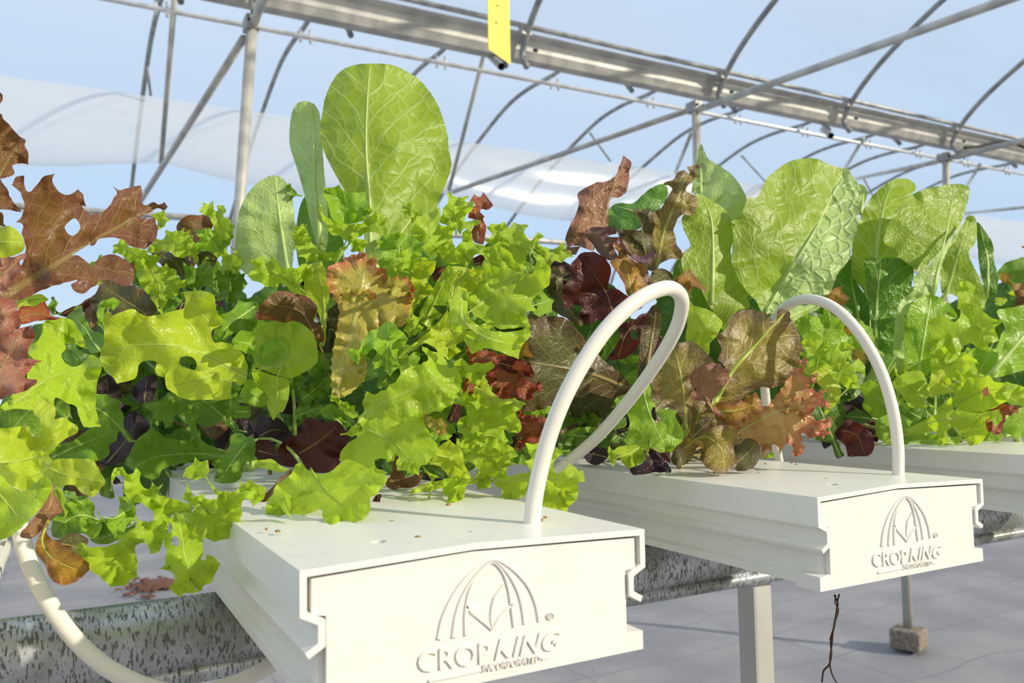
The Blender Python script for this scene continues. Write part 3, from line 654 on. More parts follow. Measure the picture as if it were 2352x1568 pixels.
    def dep(Q):
        dist, arc, side, tot = polyproj(Q, rib); u = arc/tot; v = dist*side
        dm = np.interp(u, np.linspace(0, 1, len(D)), D); sc = dm/FPX
        vn = dist/vm
        r = dm + tilt*v*sc + fold*dist*sc + s['cup']*vn**2*vm*sc
        be, ba, _, bt = polyproj(Q, ob); ee = np.exp(-be/(vm*.30+6))
        nz = np.array([noise.noise(Vector((x*.011+seed, y*.011, seed))) for x, y in Q]); r = r+nz*s['und']*1.2
        nz2 = np.array([noise.noise(Vector((x*.03+seed, y*.03, seed+9))) for x, y in Q]); r = r+nz2*s['und']*.22
        ph = ba/s['rl']*2*math.pi; r = r+s['ruf']*ee*(np.sin(ph+seed+2.2*np.sin(ph*.37+seed))+.15*np.sin(2.3*ph+seed*2))
        return r, u, v/tot, np.clip(be/vm, 0, 1)
    r, u, v, be = dep(P)
    V = np.array([CP+ray(x, y)*q for (x, y), q in zip(P, r)])
    o = link(lname, V, F, LM[mname], pl.t, True)
    if label: o['label'] = label
    at_ = o.data.attributes.new('leafuv', 'FLOAT_VECTOR', 'POINT'); at_.data.foreach_set('vector', np.stack([u, v, be], 1).astype(np.float32).ravel())
    if s['ribr'] > 0:
        rd, *_ = dep(rib); sc = s['ribr']*petr
        k = np.linspace(0, 1, len(rib)); rads = sc*(1-.78*k); pts3 = [CP+ray(x, y)*(q+.35*rr) for (x, y), q, rr in zip(rib, rd, rads)]
        if pet and style in ('rom', 'round'):
            b = np.array(pts3[0]); dr = b-np.array(pts3[2]); dr /= np.linalg.norm(dr)+1e-9; ln = np.linalg.norm(pl.root-b)
            if .012 < ln < .16:
                c1 = b+dr*ln*.25+_f*.035; c2 = pl.root+np.array([0, 0, ln*.3]); T = np.linspace(0, 1, 8)[:-1]
                pp = [(1-t)**3*pl.root+3*(1-t)**2*t*c2+3*(1-t)*t*t*c1+t**3*b for t in T]
                pts3 = pp+pts3; rads = np.concatenate([np.linspace(max(sc*1.4, .0013), sc*1.05, 7), rads])
        rm = ribmat or ('ribR' if mname in ('redoak', 'pink', 'redfr', 'dkred', 'purple', 'brown', 'oliveD', 'redbr', 'mauve') else 'ribY' if mname in ('olive', 'orange', 'lollo', 'limeY', 'lime') else 'rib')
        q = tube('midrib', [tuple(p) for p in pts3], list(rads), M[rm], None, 7)
        q.parent = o; q.matrix_parent_inverse = (pl.t.matrix_basis @ o.matrix_parent_inverse @ o.matrix_basis).inverted()
        o['_'] = 0; del o['_']
    return o
def leaf(pl, mname, reg, outline, rib, d, style='frill', holes=(), **kw):
    return blade(pl, mname, parse(reg, outline), parse(reg, rib) if rib else None, d, style, [parse(reg, q) for q in holes], **kw)
def template(kind, base, tip, wid, rng):
    """outline of a generic leaf between two picture points"""
    base, tip = np.array(base, float), np.array(tip, float); L = np.hypot(*(tip-base)); ax = (tip-base)/L; nr = np.array([-ax[1], ax[0]]); bend = rng.uniform(-.15, .15)
    U = np.linspace(0, 1, 15); R, Lf = [], []
    for i, u in enumerate(U):
        if kind == 'rom': w = .12+.88*math.sin(math.pi*min(1, u**.75*.92+.02))**.7
        elif kind == 'round': w = .16 if u < .25 else .16+.84*math.sin(math.pi*(u-.25)/.75*.93+.1)**.6
        elif kind == 'oak': w = (.14+.86*u**.8)*(1 if i % 3 == 1 else .5 if i % 3 == 0 else .95)
        else: w = .15+.85*u**.7*(1 if i % 2 else .72)
        if u > .93 and kind != 'rom': w *= .6
        c = base+ax*L*u+nr*L*bend*math.sin(math.pi*u)
        R.append(c+nr*wid*.5*w*rng.uniform(.82, 1.1)); Lf.append(c-nr*wid*.5*w*rng.uniform(.82, 1.1))
    rib = np.array([base+ax*L*u+nr*L*bend*math.sin(math.pi*u) for u in (0, .3, .6, .9)])
    return np.array(R+[tip+ax*wid*.06]+Lf[::-1]), rib
def fill(pl, n, box_, dr, mats, kinds, size=(120, 230), up=(-70, 70), lname='leaf', **kw):
    rng = pl.rng
    for _ in range(n):
        x, y = rng.uniform(box_[0], box_[2]), rng.uniform(box_[1], box_[3]); L = rng.uniform(*size); a = math.radians(rng.uniform(*up)); kind = rng.choice(kinds)
        tipx = (x+math.sin(a)*L*.5, y-math.cos(a)*L*.5); bx = (x-math.sin(a)*L*.5, y+math.cos(a)*L*.5)
        O, rib = template({'frill': 'frill', 'curl': 'frill', 'lollo': 'frill'}.get(kind, kind), bx, tipx, L*rng.uniform(.5, .75), rng)
        dd = rng.uniform(*dr); blade(pl, rng.choice(mats), O, rib, (dd, dd+rng.uniform(-.02, .03)), kind, tilt=rng.uniform(-.5, .5), lname=lname, **kw)
# ------------------------------------------------------------------ plants (each lettuce is one thing, its leaves are parts)
def root(q): return on(2, q[0], q[1], 0.0)
def R3(x, y): return (x, y, .0)
# --- left-edge channel
p = Plant('red_oak_lettuce', 'large red-brown oak-leaf lettuce spreading at the left edge', 'lettuce', R3(.36, .155), 'mixed lettuces')
leaf(p, 'redoak', 'A', '0,850 60,760 130,690 165,600 170,520 145,460 155,400 115,375 155,320 160,250 135,180 80,130 110,75 160,68 165,150 200,175 245,130 290,75 360,55 350,110 400,180 460,195 520,160 548,190 575,270 545,265 570,300 610,330 620,310 660,325 720,280 765,210 780,180 755,140 800,165 850,150 938,132 948,190 940,240 970,265 1020,245 1060,260 1095,245 1120,275 1095,298 1055,285 1000,310 940,345 980,355 1030,350 1050,420 1040,490 990,540 970,555 880,540 810,490 740,480 660,490 630,530 600,535 590,520 480,590 515,600 560,625 600,660 612,690 640,640 680,610 740,590 780,600 830,625 860,650 898,655 890,770 850,805 790,790 730,760 660,770 640,800 600,820 550,858 490,830 472,795 520,762 400,790 280,830 200,870 110,905 50,930 0,900', '0,890 200,760 480,590 700,460 900,350 1000,280', (.37, .40, .45), 'oak', ['430,410 450,450 485,470 525,440 535,400 500,350 460,375'], fold=-.25, ruf=.002, rl=70, und=.010)
leaf(p, 'redoak', 'H', '-80,740 10,765 20,790 60,830 120,900 170,935 165,965 190,1030 187,1092 85,1097 98,1150 70,1175 20,1190 0,1180 25,1230 60,1280 62,1310 100,1360 150,1415 60,1400 0,1395 -80,1410 -120,1100', '-80,1350 10,1150 120,960', (.36, .39), 'oak', tilt=.4)
leaf(p, 'redoak', 'H', '-60,590 5,618 18,645 5,685 -60,720', '-60,660 10,645', (.36, .37), 'oak')
leaf(p, 'redoak', 'H', '-60,1400 0,1410 20,1430 25,1490 55,1515 0,1505 -60,1500', '-60,1450 40,1505', (.37, .38), 'oak')
leaf(p, 'pink', 'A', '-60,590 0,590 80,610 150,590 175,580 170,620 130,640 140,690 110,730 60,800 30,840 -60,830', '-60,760 60,690 150,600', (.34, .35), 'oak', label='pinkish leaf')
leaf(p, 'pink', 'A', '-80,860 0,870 40,885 110,910 120,980 140,1060 90,1110 60,1120 120,1090 205,1065 230,1110 225,1160 190,1220 185,1270 200,1290 275,1300 240,1320 175,1390 170,1420 245,1425 240,1450 205,1480 150,1510 60,1530 0,1560 -80,1570', '-60,1480 60,1250 150,1090', (.33, .345), 'oak', ruf=.004, und=.008, label='glossy pink-red leaf')
leaf(p, 'redfr', 'A', '100,1000 115,980 150,935 220,940 300,905 330,970 345,1000 410,1018 350,1030 250,1035 150,1060 110,1050', '100,1040 220,990 380,1015', (.37, .39), 'oak')
leaf(p, 'lime', 'A', '105,960 110,905 200,865 280,860 320,890 300,910 220,945 150,950', '110,940 200,900 310,885', (.38, .40), 'oak')
p = Plant('yellow_green_lettuce', 'bright yellow-green smooth lettuce hanging over the left edge', 'lettuce', R3(.26, .14), 'mixed lettuces')
leaf(p, 'limeY', 'A', '-80,410 0,408 60,405 110,430 155,490 165,550 120,590 50,610 0,615 -80,615', '-80,520 60,510 150,520', (.33, .34), 'round')
leaf(p, 'limeY', 'E', '-80,520 0,530 60,530 185,515 200,560 220,590 255,560 270,480 235,445 220,410 240,360 285,340 330,370 365,385 370,440 365,470 430,460 470,490 518,520 510,565 440,600 390,640 330,710 300,720 265,760 290,850 330,890 280,930 160,950 70,910 -80,840', '-80,760 120,750 300,690 420,530', (.285, .29, .30), 'round', ruf=.003, und=.010, fold=.2, teeth=1)
leaf(p, 'limeY', 'E', '270,680 330,720 350,745 400,735 490,735 610,740 650,790 690,860 703,890 660,950 620,990 540,960 500,915 440,910 400,930 340,890 290,850 260,770 255,710', '290,760 400,830 620,880', (.275, .27), 'round', tilt=.7, ruf=.003, teeth=1.5, label='curled bright yellow lobe')
leaf(p, 'lime', 'E', '-80,830 0,840 70,910 160,950 230,900 300,850 345,905 340,950 300,1030 250,1090 180,1160 90,1240 0,1280 -80,1290', '-60,900 60,1050 150,1150', (.27, .265), 'round', tilt=-.3, und=.008, teeth=1.5)
leaf(p, 'lime', 'E', '360,930 400,930 440,1000 430,1050 460,1090 430,1130 425,1080 380,1000', '370,940 430,1090', (.30, .31), 'oak')
p = Plant('brown_leaf_lettuce', 'olive and brown lettuce leaves drooping at lower left over the hose', 'lettuce', R3(.30, .12), 'mixed lettuces')
leaf(p, 'redbr', 'E', '345,895 375,935 385,1000 420,1080 380,1110 340,1150 300,1190 260,1230 200,1270 130,1245 200,1160 280,1060 330,960', '350,920 330,1060 200,1230', (.31, .30), 'round')
leaf(p, 'oliveD', 'K', '320,620 400,610 480,565 580,600 585,640 540,680 600,740 595,790 480,740 400,690', '330,640 460,650 580,690', (.305, .315), 'round')  # shaded part of the amber leaf, shade put into the dark olive colour
leaf(p, 'orange', 'K', '322,470 285,540 240,640 240,700 300,780 330,860 380,905 440,915 510,890 570,840 605,800 590,770 540,730 440,660 350,610 310,560 335,490', '320,490 280,620 350,740 520,820', (.300, .297, .302), 'round', cup=.3, fold=-.4, teeth=.5, label='curled amber leaf tip')
# --- nearest channel, hanging on the left
p = Plant('green_frilled_lettuce', 'green toothed lettuce hanging over the left side of the nearest channel', 'lettuce', R3(.22, -.035), 'mixed lettuces')
leaf(p, 'lime', 'K', '530,630 600,660 680,660 770,640 800,600 870,595 960,605 970,630 900,660 915,750 915,850 880,880 830,915 740,928 690,880 600,810 590,770 510,690 505,670', '930,615 800,700 690,800', (.315, .305), 'frill', ruf=.005, teeth=4)
leaf(p, 'lime', 'K', '1090,600 1120,580 1150,530 1130,480 1175,430 1215,460 1255,540 1275,570 1310,565 1345,610 1355,680 1340,740 1370,745 1380,720 1415,720 1470,775 1440,830 1410,900 1350,925 1345,950 1300,965 1240,970 1200,995 1165,970 1130,935 1165,880 1160,840 1070,805 1095,780 1110,705', '1190,470 1230,700 1280,900', (.310, .305, .30), 'frill', ['1150,600 1170,590 1195,610 1190,650 1160,655 1145,630'], ruf=.005, teeth=4)
leaf(p, 'lime', 'K', '770,600 870,560 910,520 905,460 950,490 1010,495 1030,450 990,400 955,370 900,370 870,350 820,290 830,200 770,190 740,280 745,180 760,140 820,125 840,170 890,170 905,125 930,160 935,220 960,270 1000,270 1015,235 1040,260 1080,245 1060,310 1120,330 1210,360 1290,375 1275,430 1215,440 1170,430 1130,480 1120,590 1090,620 1060,700 1000,700 985,640 960,610 900,600 860,600', '1290,400 1050,470 900,570', (.33, .315, .31), 'frill', ruf=.005, teeth=4)
leaf(p, 'lime', 'K', '1450,330 1400,250 1370,200 1300,215 1225,195 1235,140 1280,110 1300,65 1330,90 1385,85 1395,140 1380,190 1420,250 1470,290 1560,290 1600,260 1595,220 1630,240 1660,210 1700,235 1770,265 1775,290 1745,350 1690,388 1660,345 1620,345 1610,400 1615,440 1600,480 1620,500 1635,545 1600,580 1530,600 1440,622 1360,600 1280,570 1240,530 1215,470 1210,440 1280,430 1290,380 1220,350 1240,280 1250,235 1290,320 1360,310 1380,345', '1320,400 1450,430 1600,320', (.325, .320, .318), 'frill', ruf=.005, teeth=4, tilt=.3)
leaf(p, 'mid', 'K', '345,500 400,380 470,330 560,320 620,370 640,480 700,500 760,520 760,560 700,600 620,600 560,570 480,590 400,605 350,590', '700,500 540,450 380,520', (.40, .39), 'frill', teeth=4)
leaf(p, 'green', 'K', '530,470 570,460 620,480 690,480 700,520 690,570 640,600 590,590 550,540', '690,500 560,500', (.38, .37), 'frill', teeth=4)
leaf(p, 'green', 'K', '640,420 700,470 760,460 800,410 790,330 860,320 900,390 910,450 840,540 770,600 700,500', '880,400 760,470 690,460', (.37, .36), 'frill', teeth=4)
leaf(p, 'mid', 'K', '700,480 760,520 850,530 905,500 900,560 800,610 720,640 640,640 590,600 640,600', '880,500 760,570 620,620', (.375, .37), 'frill', teeth=3)
leaf(p, 'green', 'K', '420,290 500,290 520,350 590,330 620,380 560,420 480,400 430,360', '440,310 560,380', (.36, .36), 'frill', teeth=3)
p = Plant('green_butter_lettuce', 'broad green leaf lying on the nearest channel beside its drain hole', 'lettuce', R3(.20, -.055), 'mixed lettuces')
leaf(p, 'lime', 'F', '30,1100 75,1030 100,970 160,930 210,880 230,830 270,825 300,860 340,880 400,895 450,885 500,850 560,800 620,810 700,850 780,890 830,905 840,940 800,990 770,1030 725,1060 730,1130 690,1190 640,1215 560,1225 440,1240 400,1262 390,1250 420,1220 405,1170 410,1140 380,1133 330,1155 270,1170 215,1165 190,1165 210,1200 150,1215 100,1222 40,1190', '330,860 420,1000 560,1120', (.345, .325, .305), 'oak', fold=-.1, tilt=.1, teeth=2, ruf=.003, und=.006, pet=True)
leaf(p, 'lime', 'F', '115,1055 150,1045 190,1060 195,1110 190,1160 215,1200 180,1170 140,1130', '150,1050 190,1150', (.318, .312), 'oak', pet=False)
leaf(p, 'lime', 'F', '-60,810 0,800 80,800 140,850 190,860 120,885 0,850 -40,860', '-40,830 60,825 170,860', (.37, .36), 'oak')
leaf(p, 'mid', 'E', '1430,860 1480,740 1530,640 1540,580 1600,560 1650,590 1700,600 1695,740 1640,760 1600,870 1520,900 1440,890', '1640,640 1560,740 1480,860', (.445, .425), 'round', teeth=2)
# --- nearest channel: deep red and purple understorey
p = Plant('dark_red_lettuce', 'dark red lettuce in the shade behind the broad green leaf', 'lettuce', R3(.27, -.05), 'mixed lettuces')
leaf(p, 'dkred', 'F', '285,530 330,520 400,545 440,555 500,530 540,540 570,590 590,640 560,720 540,760 520,830 480,870 400,890 320,875 270,830 210,850 120,830 80,770 130,700 190,650 260,620', '250,760 380,680 500,580', (.455, .44), 'oak')
leaf(p, 'purple', 'F', '-20,520 60,515 130,530 180,590 210,640 130,690 60,660 -20,650', '0,640 80,600 170,610', (.475, .475), 'round')
leaf(p, 'dkred', 'F', '-40,670 60,670 100,740 120,800 60,800 -40,780', '-20,740 100,770', (.46, .455), 'round')
leaf(p, 'brown', 'F', '880,780 915,775 910,820 940,860 960,920 1010,905 1050,870 1080,890 1050,960 990,990 930,985 890,1000 840,980 830,940 870,900', '860,950 940,930 1050,900', (.40, .40), 'oak')
leaf(p, 'brown', 'F', '-40,1060 60,1000 120,930 200,860 210,890 150,930 90,990 60,1060 -40,1110', '200,870 90,970 -20,1090', (.38, .37), 'oak')
leaf(p, 'dkred', 'F', '740,1070 780,1030 800,1030 790,1090 770,1100', '790,1040 770,1090', (.36, .36), 'oak')
p = Plant('purple_lettuce', 'near-black purple lettuce deep in the shade left of centre', 'lettuce', R3(.36, -.03), 'mixed lettuces')
leaf(p, 'purple', 'E', '640,340 660,220 700,180 760,200 795,240 800,350 880,390 830,430 760,470 740,550 720,500 700,440 640,430', '760,500 730,350 710,200', (.50, .50), 'round')
leaf(p, 'purple', 'E', '880,300 920,220 1000,180 1050,200 1020,330 960,370', '960,360 980,200', (.50, .51), 'round')
leaf(p, 'purple', 'E', '780,560 830,470 900,420 980,480 990,540 920,600 880,680 800,760 740,780 640,770 700,740 730,650', '720,760 850,600 920,470', (.49, .49), 'round')
leaf(p, 'purple', 'A', '1128,985 1170,960 1215,905 1228,900 1225,970 1200,1020 1170,1015', '1220,910 1180,1010', (.46, .46), 'oak')
leaf(p, 'purple', 'E', '1440,580 1480,480 1560,440 1640,470 1690,560 1600,620 1500,700 1440,660', '1500,680 1580,470', (.52, .52), 'round')
leaf(p, 'brown', 'E', '1340,520 1400,440 1480,430 1560,480 1500,560 1420,600', '1420,580 1480,440', (.52, .52), 'round')
# --- nearest channel: bright green oak leaf in the left middle
p = Plant('green_oak_lettuce', 'bright green oak-leaf lettuce with wide lobed leaves left of the small rosette', 'lettuce', R3(.30, -.045), 'mixed lettuces')
leaf(p, 'limeY', 'A', '690,1000 720,970 740,980 750,1000 800,980 885,955 940,990 1000,1005 1080,990 1170,965 1230,950 1235,880 1220,845 1300,835 1400,845 1435,890 1440,960 1470,1010 1500,1030 1470,1070 1420,1095 1410,1140 1440,1180 1510,1180 1600,1230 1650,1330 1640,1440 1600,1470 1550,1440 1540,1550 1480,1565 1380,1560 1250,1560 1180,1500 1110,1430 1100,1390 1090,1410 1050,1400 1035,1350 1045,1310 990,1300 930,1320 918,1380 900,1420 840,1440 780,1455 760,1420 700,1370 665,1280 690,1200 695,1100', '1640,1400 1400,1280 1180,1205 950,1200 750,1230', (.435, .415, .40, .405), 'oak', ['1205,1280 1280,1275 1315,1330 1290,1370 1240,1345 1200,1330'], fold=.15, und=.010, ruf=.003, teeth=2)
leaf(p, 'limeY', 'A', '1100,1440 1110,1390 1180,1355 1240,1350 1320,1370 1400,1375 1460,1380 1465,1420 1455,1500 1370,1530 1280,1540 1240,1560 1180,1530 1120,1490', '1440,1390 1280,1440 1140,1470', (.39, .385), 'oak', tilt=-.5, teeth=2, pet=False, label='folded yellow-green lobe')
leaf(p, 'lime', 'A', '60,1560 100,1510 150,1490 180,1430 185,1360 240,1320 180,1240 185,1200 250,1170 280,1120 290,1050 340,1020 420,1030 480,1080 540,1160 580,1225 500,1190 430,1180 440,1220 410,1260 430,1310 480,1340 540,1330 600,1260 650,1280 680,1350 650,1440 640,1560 640,1620 670,1740 560,1745 530,1680 510,1610 440,1580 370,1545 360,1620 215,1630 100,1620 40,1635 0,1610', '100,1580 300,1440 560,1320', (.36, .375, .40), 'oak', fold=.2, und=.010, teeth=2)
leaf(p, 'lime', 'A', '290,1050 340,1010 420,1015 490,1040 560,1160 580,1225 500,1195 400,1180 390,1120 320,1110', '320,1060 440,1100 560,1210', (.40, .41), 'oak', teeth=1)
leaf(p, 'mid', 'E', '940,370 1000,360 1080,350 1120,290 1170,320 1195,390 1165,440 1150,520 1100,530 1080,480 1010,500 1030,540 1100,590 1200,610 1280,615 1270,540 1240,480 1230,430 1190,440 1200,400 1300,375 1340,420 1310,480 1320,570 1370,630 1510,690 1480,750 1350,740 1250,760 1150,780 1080,810 1060,860 1000,870 930,840 870,800 830,770 870,690 920,600 1000,540 1000,480 1020,430', '1490,720 1300,700 1050,720 900,790', (.50, .48, .465), 'oak', und=.006, teeth=2)
leaf(p, 'mid', 'E', '340,700 400,640 480,620 560,560 640,510 700,470 740,540 790,550 770,620 730,640 725,710 640,750 560,740 490,730 400,740 350,745', '360,720 540,640 730,570', (.44, .46), 'oak', teeth=2)
leaf(p, 'mid', 'E', '1520,440 1545,360 1600,380 1670,380 1675,440 1640,465 1560,460', '1660,420 1540,420', (.46, .455), 'oak')
leaf(p, 'green', 'E', '1590,330 1640,220 1690,205 1730,260 1780,340 1750,390 1680,380 1600,355', '1740,360 1620,290', (.455, .45), 'oak')
leaf(p, 'mid', 'A', '1440,1000 1540,970 1590,900 1630,910 1720,905 1725,980 1700,1080 1640,1130 1560,1120 1480,1190 1420,1150 1430,1095 1480,1070', '1700,940 1560,1040 1450,1130', (.45, .44), 'oak')
leaf(p, 'green', 'A', '1540,1185 1600,1105 1700,1110 1700,1270 1620,1240 1560,1220', '1700,1200 1570,1170', (.42, .41), 'oak')
leaf(p, 'mid', 'A', '440,1020 500,950 550,930 560,1000 620,1100 690,1130 695,1240 600,1250 560,1180 500,1100', '660,1230 560,1080 480,990', (.44, .46), 'oak')
leaf(p, 'green', 'A', '650,930 690,900 760,880 810,910 760,960 700,960 690,1100 650,1060', '680,1080 740,900', (.46, .47), 'frill', teeth=4)
fill(p, 12, (230, 880, 560, 1130), (.47, .60), ['deep', 'mid', 'deep', 'oliveD'], ['oak', 'frill', 'round'], (110, 200), (-90, 60))
p = Plant('butterhead_lettuce', 'small green butterhead rosette with a spiral heart left of centre', 'lettuce', R3(.29, -.07), 'mixed lettuces')
leaf(p, 'lime', 'A', '1700,1160 1715,1100 1770,1060 1830,1035 1900,1050 1960,1035 2030,1070 2080,1110 2110,1180 2122,1280 2100,1330 2040,1370 1980,1405 1920,1418 1840,1395 1760,1360 1690,1340 1720,1290 1710,1230', '1760,1350 1950,1330 2050,1200 1980,1080', (.430, .430), 'round', ['1722,1280 1740,1200 1800,1165 1860,1155 1912,1168 1935,1215 1922,1280 1872,1328 1790,1345 1735,1330'], cup=.3, tilt=-.35, und=.003, ruf=.003, teeth=1)
leaf(p, 'green', 'A', '1700,1185 1760,1172 1850,1145 1912,1155 1945,1210 1932,1285 1870,1338 1800,1365 1718,1348 1696,1310 1715,1255', '1710,1330 1850,1340 1920,1240 1850,1160', (.437, .434), 'round', ['1745,1262 1775,1212 1830,1193 1872,1215 1868,1275 1822,1315 1765,1322'], cup=.4, tilt=-.6, und=.002, ruf=.001, teeth=.5, label='rolled inner heart leaf')
leaf(p, 'green', 'A', '1690,1200 1760,1160 1860,1150 1930,1190 1930,1290 1850,1340 1740,1350 1690,1300', '1700,1320 1880,1200', (.462, .455), 'round', cup=-.6, und=.003, teeth=.5)
leaf(p, 'lime', 'E', '1680,135 1760,160 1840,185 1920,205 1930,240 1925,330 1890,420 1850,430 1825,480 1800,430 1780,380 1790,320 1720,260 1690,200', '1850,190 1850,320 1825,450', (.425, .42), 'round', cup=-.3, teeth=1)
leaf(p, 'brown', 'A', '1705,990 1740,930 1800,870 1880,835 1950,850 2040,870 2090,910 2118,960 2090,1030 2140,1070 2165,1150 2140,1180 2110,1150 2060,1090 2000,1040 1940,1035 1890,1050 1820,1010 1760,1005 1715,1025', '2100,1140 2010,980 1800,920', (.445, .44), 'round', label='brown ruddy leaf above the rosette')
leaf(p, 'redfr', 'A', '1705,985 1725,955 1745,1000 1830,1015 1890,1045 1800,1030 1715,1028', '1715,1010 1870,1040', (.437, .437), 'oak', pet=False)
p = Plant('curly_endive', 'fine frizzy green lettuce peeking between the red oak leaf and pale oval leaf', 'lettuce', R3(.50, -.04), 'mixed lettuces')
for O, r, mm in (('755,550 800,490 830,490 870,540 940,550 990,590 1070,600 1060,640 1010,660 960,640 900,640 860,650 820,600 770,590', '980,640 800,540', 'lime'),
                 ('900,640 960,620 1040,640 1060,680 1100,660 1170,700 1190,760 1230,760 1250,800 1190,830 1180,870 1120,900 1080,980 1040,960 1000,860 960,840 920,760', '1060,970 1060,800 1000,680', 'lime'),
                 ('1100,450 1150,435 1200,455 1240,490 1210,530 1250,560 1260,600 1200,615 1150,590 1090,560 1040,590 980,570 1010,520 1050,490 1100,490', '1180,600 1130,460', 'lime'),
                 ('1010,340 1060,310 1100,305 1110,340 1125,370 1090,400 1070,430 1040,410 1050,370', '1060,420 1080,320', 'lime'),
                 ('1330,320 1350,260 1430,245 1420,290 1450,300 1455,255 1510,290 1490,320 1530,370 1570,400 1540,480 1480,500 1430,420 1400,350 1360,320', '1510,490 1400,270', 'lime'),
                 ('1300,440 1380,420 1470,440 1550,460 1540,510 1480,580 1420,580 1350,560 1290,560 1330,480', '1450,570 1400,430', 'green'),
                 ('1220,650 1300,680 1380,650 1460,700 1560,700 1620,720 1650,790 1600,850 1520,830 1430,840 1380,800 1300,840 1250,800', '1430,830 1420,680', 'mid'),
                 ('1480,600 1560,590 1540,540 1570,560 1590,620 1620,680 1560,720 1480,720', '1550,710 1550,560', 'lime'),
                 ('1900,135 1940,130 1965,170 2010,200 1960,215 1935,225 1930,180', '1930,210 1950,140', 'mid'),
                 ('1940,420 1980,400 2030,400 2060,460 2000,520 1960,560 1930,500', '1960,540 2010,410', 'lime')):
    leaf(p, mm, 'A', O, r, (.54, .54), 'curl', ruf=.005)
for O in ('1960,1180 2040,1210 2060,1300 2010,1400 2040,1420 2000,1500 1920,1480 1900,1400', '1990,1210 2060,1190 2160,1260 2200,1330 2130,1420 2060,1400', '2010,1480 2100,1440 2200,1400 2210,1480 2140,1560 2050,1600 2010,1560', '1990,1600 2080,1560 2160,1600 2100,1700 2020,1720 1960,1680'):
    leaf(p, 'mid', 'A', O, None, (.47, .46), 'curl')
fill(p, 16, (250, 560, 560, 720), (.56, .66), ['lime', 'green', 'mid', 'mid'], ['curl'], (60, 110), (-80, 80))
p = Plant('brown_oak_lettuce', 'dull brown-green lettuce behind the frizzy leaves at left', 'lettuce', R3(.56, -.05), 'mixed lettuces')
leaf(p, 'brown', 'A', '1175,420 1200,370 1245,335 1320,330 1400,340 1420,400 1390,460 1320,520 1340,600 1290,680 1230,640 1200,560 1210,480', '1270,670 1260,500 1310,350', (.60, .61), 'oak')
leaf(p, 'oliveD', 'A', '1005,585 1060,558 1140,580 1200,610 1280,640 1260,700 1270,770 1240,830 1190,720 1100,680 1050,640', '1240,800 1180,660 1030,580', (.57, .57), 'oak')
leaf(p, 'oliveD', 'A', '1320,600 1350,575 1410,580 1450,620 1420,680 1340,680', '1390,680 1380,590', (.57, .57), 'oak')
leaf(p, 'oliveD', 'A', '600,900 640,850 680,770 760,760 880,800 950,820 1000,880 1050,960 1000,1010 900,1010 840,1000 760,1000 700,1010 640,1020', '960,980 800,880 680,800', (.52, .53), 'round')
leaf(p, 'dkred', 'A', '390,1000 440,960 520,930 600,880 630,870 600,960 560,980 520,1010 450,1010', '420,990 600,890', (.60, .62), 'oak')
leaf(p, 'mid', 'A', '320,960 340,890 370,880 380,960 400,1000 350,990', '370,990 360,890', (.56, .56), 'curl')
leaf(p, 'brown', 'A', '560,970 600,940 650,980 640,1060 600,1080 570,1040', '610,1070 600,950', (.55, .56), 'oak')
fill(p, 14, (180, 720, 640, 1050), (.60, .74), ['oliveD', 'deep', 'deep', 'purple', 'mid'], ['oak', 'round'], (130, 240), (-60, 60))
# --- tall romaine on the nearest channel
p = Plant('romaine_lettuce', 'tall pale romaine with one big round-topped leaf, left of centre', 'lettuce', R3(.40, -.07), 'mixed lettuces')
leaf(p, 'rom', 'P', '735,310 740,260 750,215 775,170 810,150 850,146 900,149 945,170 970,190 1000,230 1015,265 1028,310 1030,340 1037,380 1025,420 1012,450 1000,490 985,540 940,600 900,650 870,670 845,640 838,560 830,490 800,450 770,400 745,350', '856,640 851,560 850,470 841,350 843,240 849,158', (.56, .565, .575, .60), 'rom', fold=.18, tilt=.15, und=.008)
leaf(p, 'romP', 'P', '668,270 680,240 700,232 722,240 735,265 740,330 745,400 752,470 752,560 735,578 715,520 700,450 680,380 665,330', '738,570 730,480 724,400 722,300 718,250', (.57, .58, .60), 'rom', tilt=-.7, ribr=.0028)
leaf(p, 'romP', 'P', '540,560 545,510 555,470 580,430 610,408 632,403 655,415 670,450 676,500 675,560 668,640 650,660 640,640 590,640 555,620 540,590', '668,655 655,580 642,500 632,410', (.52, .53, .54), 'rom', fold=.2)
leaf(p, 'rom', 'B', '830,470 900,400 1000,330 1110,290 1010,430 960,560 900,640 870,800 790,760 700,740 720,600 760,560', '740,720 850,560 1020,330', (.52, .55), 'rom')
leaf(p, 'mid', 'P', '690,470 720,440 760,470 790,560 770,640 700,640 680,560', '730,640 730,460', (.60, .62), 'rom')
# --- big bright frilled lettuce, nearest channel right
p = Plant('green_frilled_lettuce', 'big bright green frilled lettuce in the centre, behind the first hose', 'lettuce', R3(.21, -.085), 'mixed lettuces')
def f(mm, reg, O, r, d, st='frill', **k): return leaf(p, mm, reg, O, r, d, st, **k)
f('lime', 'F', '600,600 680,480 680,400 700,350 760,360 830,330 900,270 960,200 1040,170 1110,140 1070,40 1120,70 1190,90 1230,130 1245,185 1290,175 1325,230 1335,290 1315,360 1270,430 1200,470 1100,500 1000,540 900,560 800,560 700,590', '640,560 760,450 900,380 1060,310 1250,210', (.375, .37, .38), ruf=.003, fold=.15)
f('lime', 'F', '640,560 760,530 900,540 1020,500 1080,480 1090,560 1120,620 1180,720 1150,780 1120,810 1060,850 1050,910 1000,880 960,925 975,880 910,870 895,830 920,790 895,770 880,810 840,820 835,795 760,800 760,840 800,870 850,885 800,900 760,930 725,950 720,900 660,840 620,860 600,900 570,830 520,800 540,730 570,700 640,640 590,640 530,635 570,615', '650,580 780,630 900,700 1000,820', (.372, .36, .35), ruf=.003, und=.007)
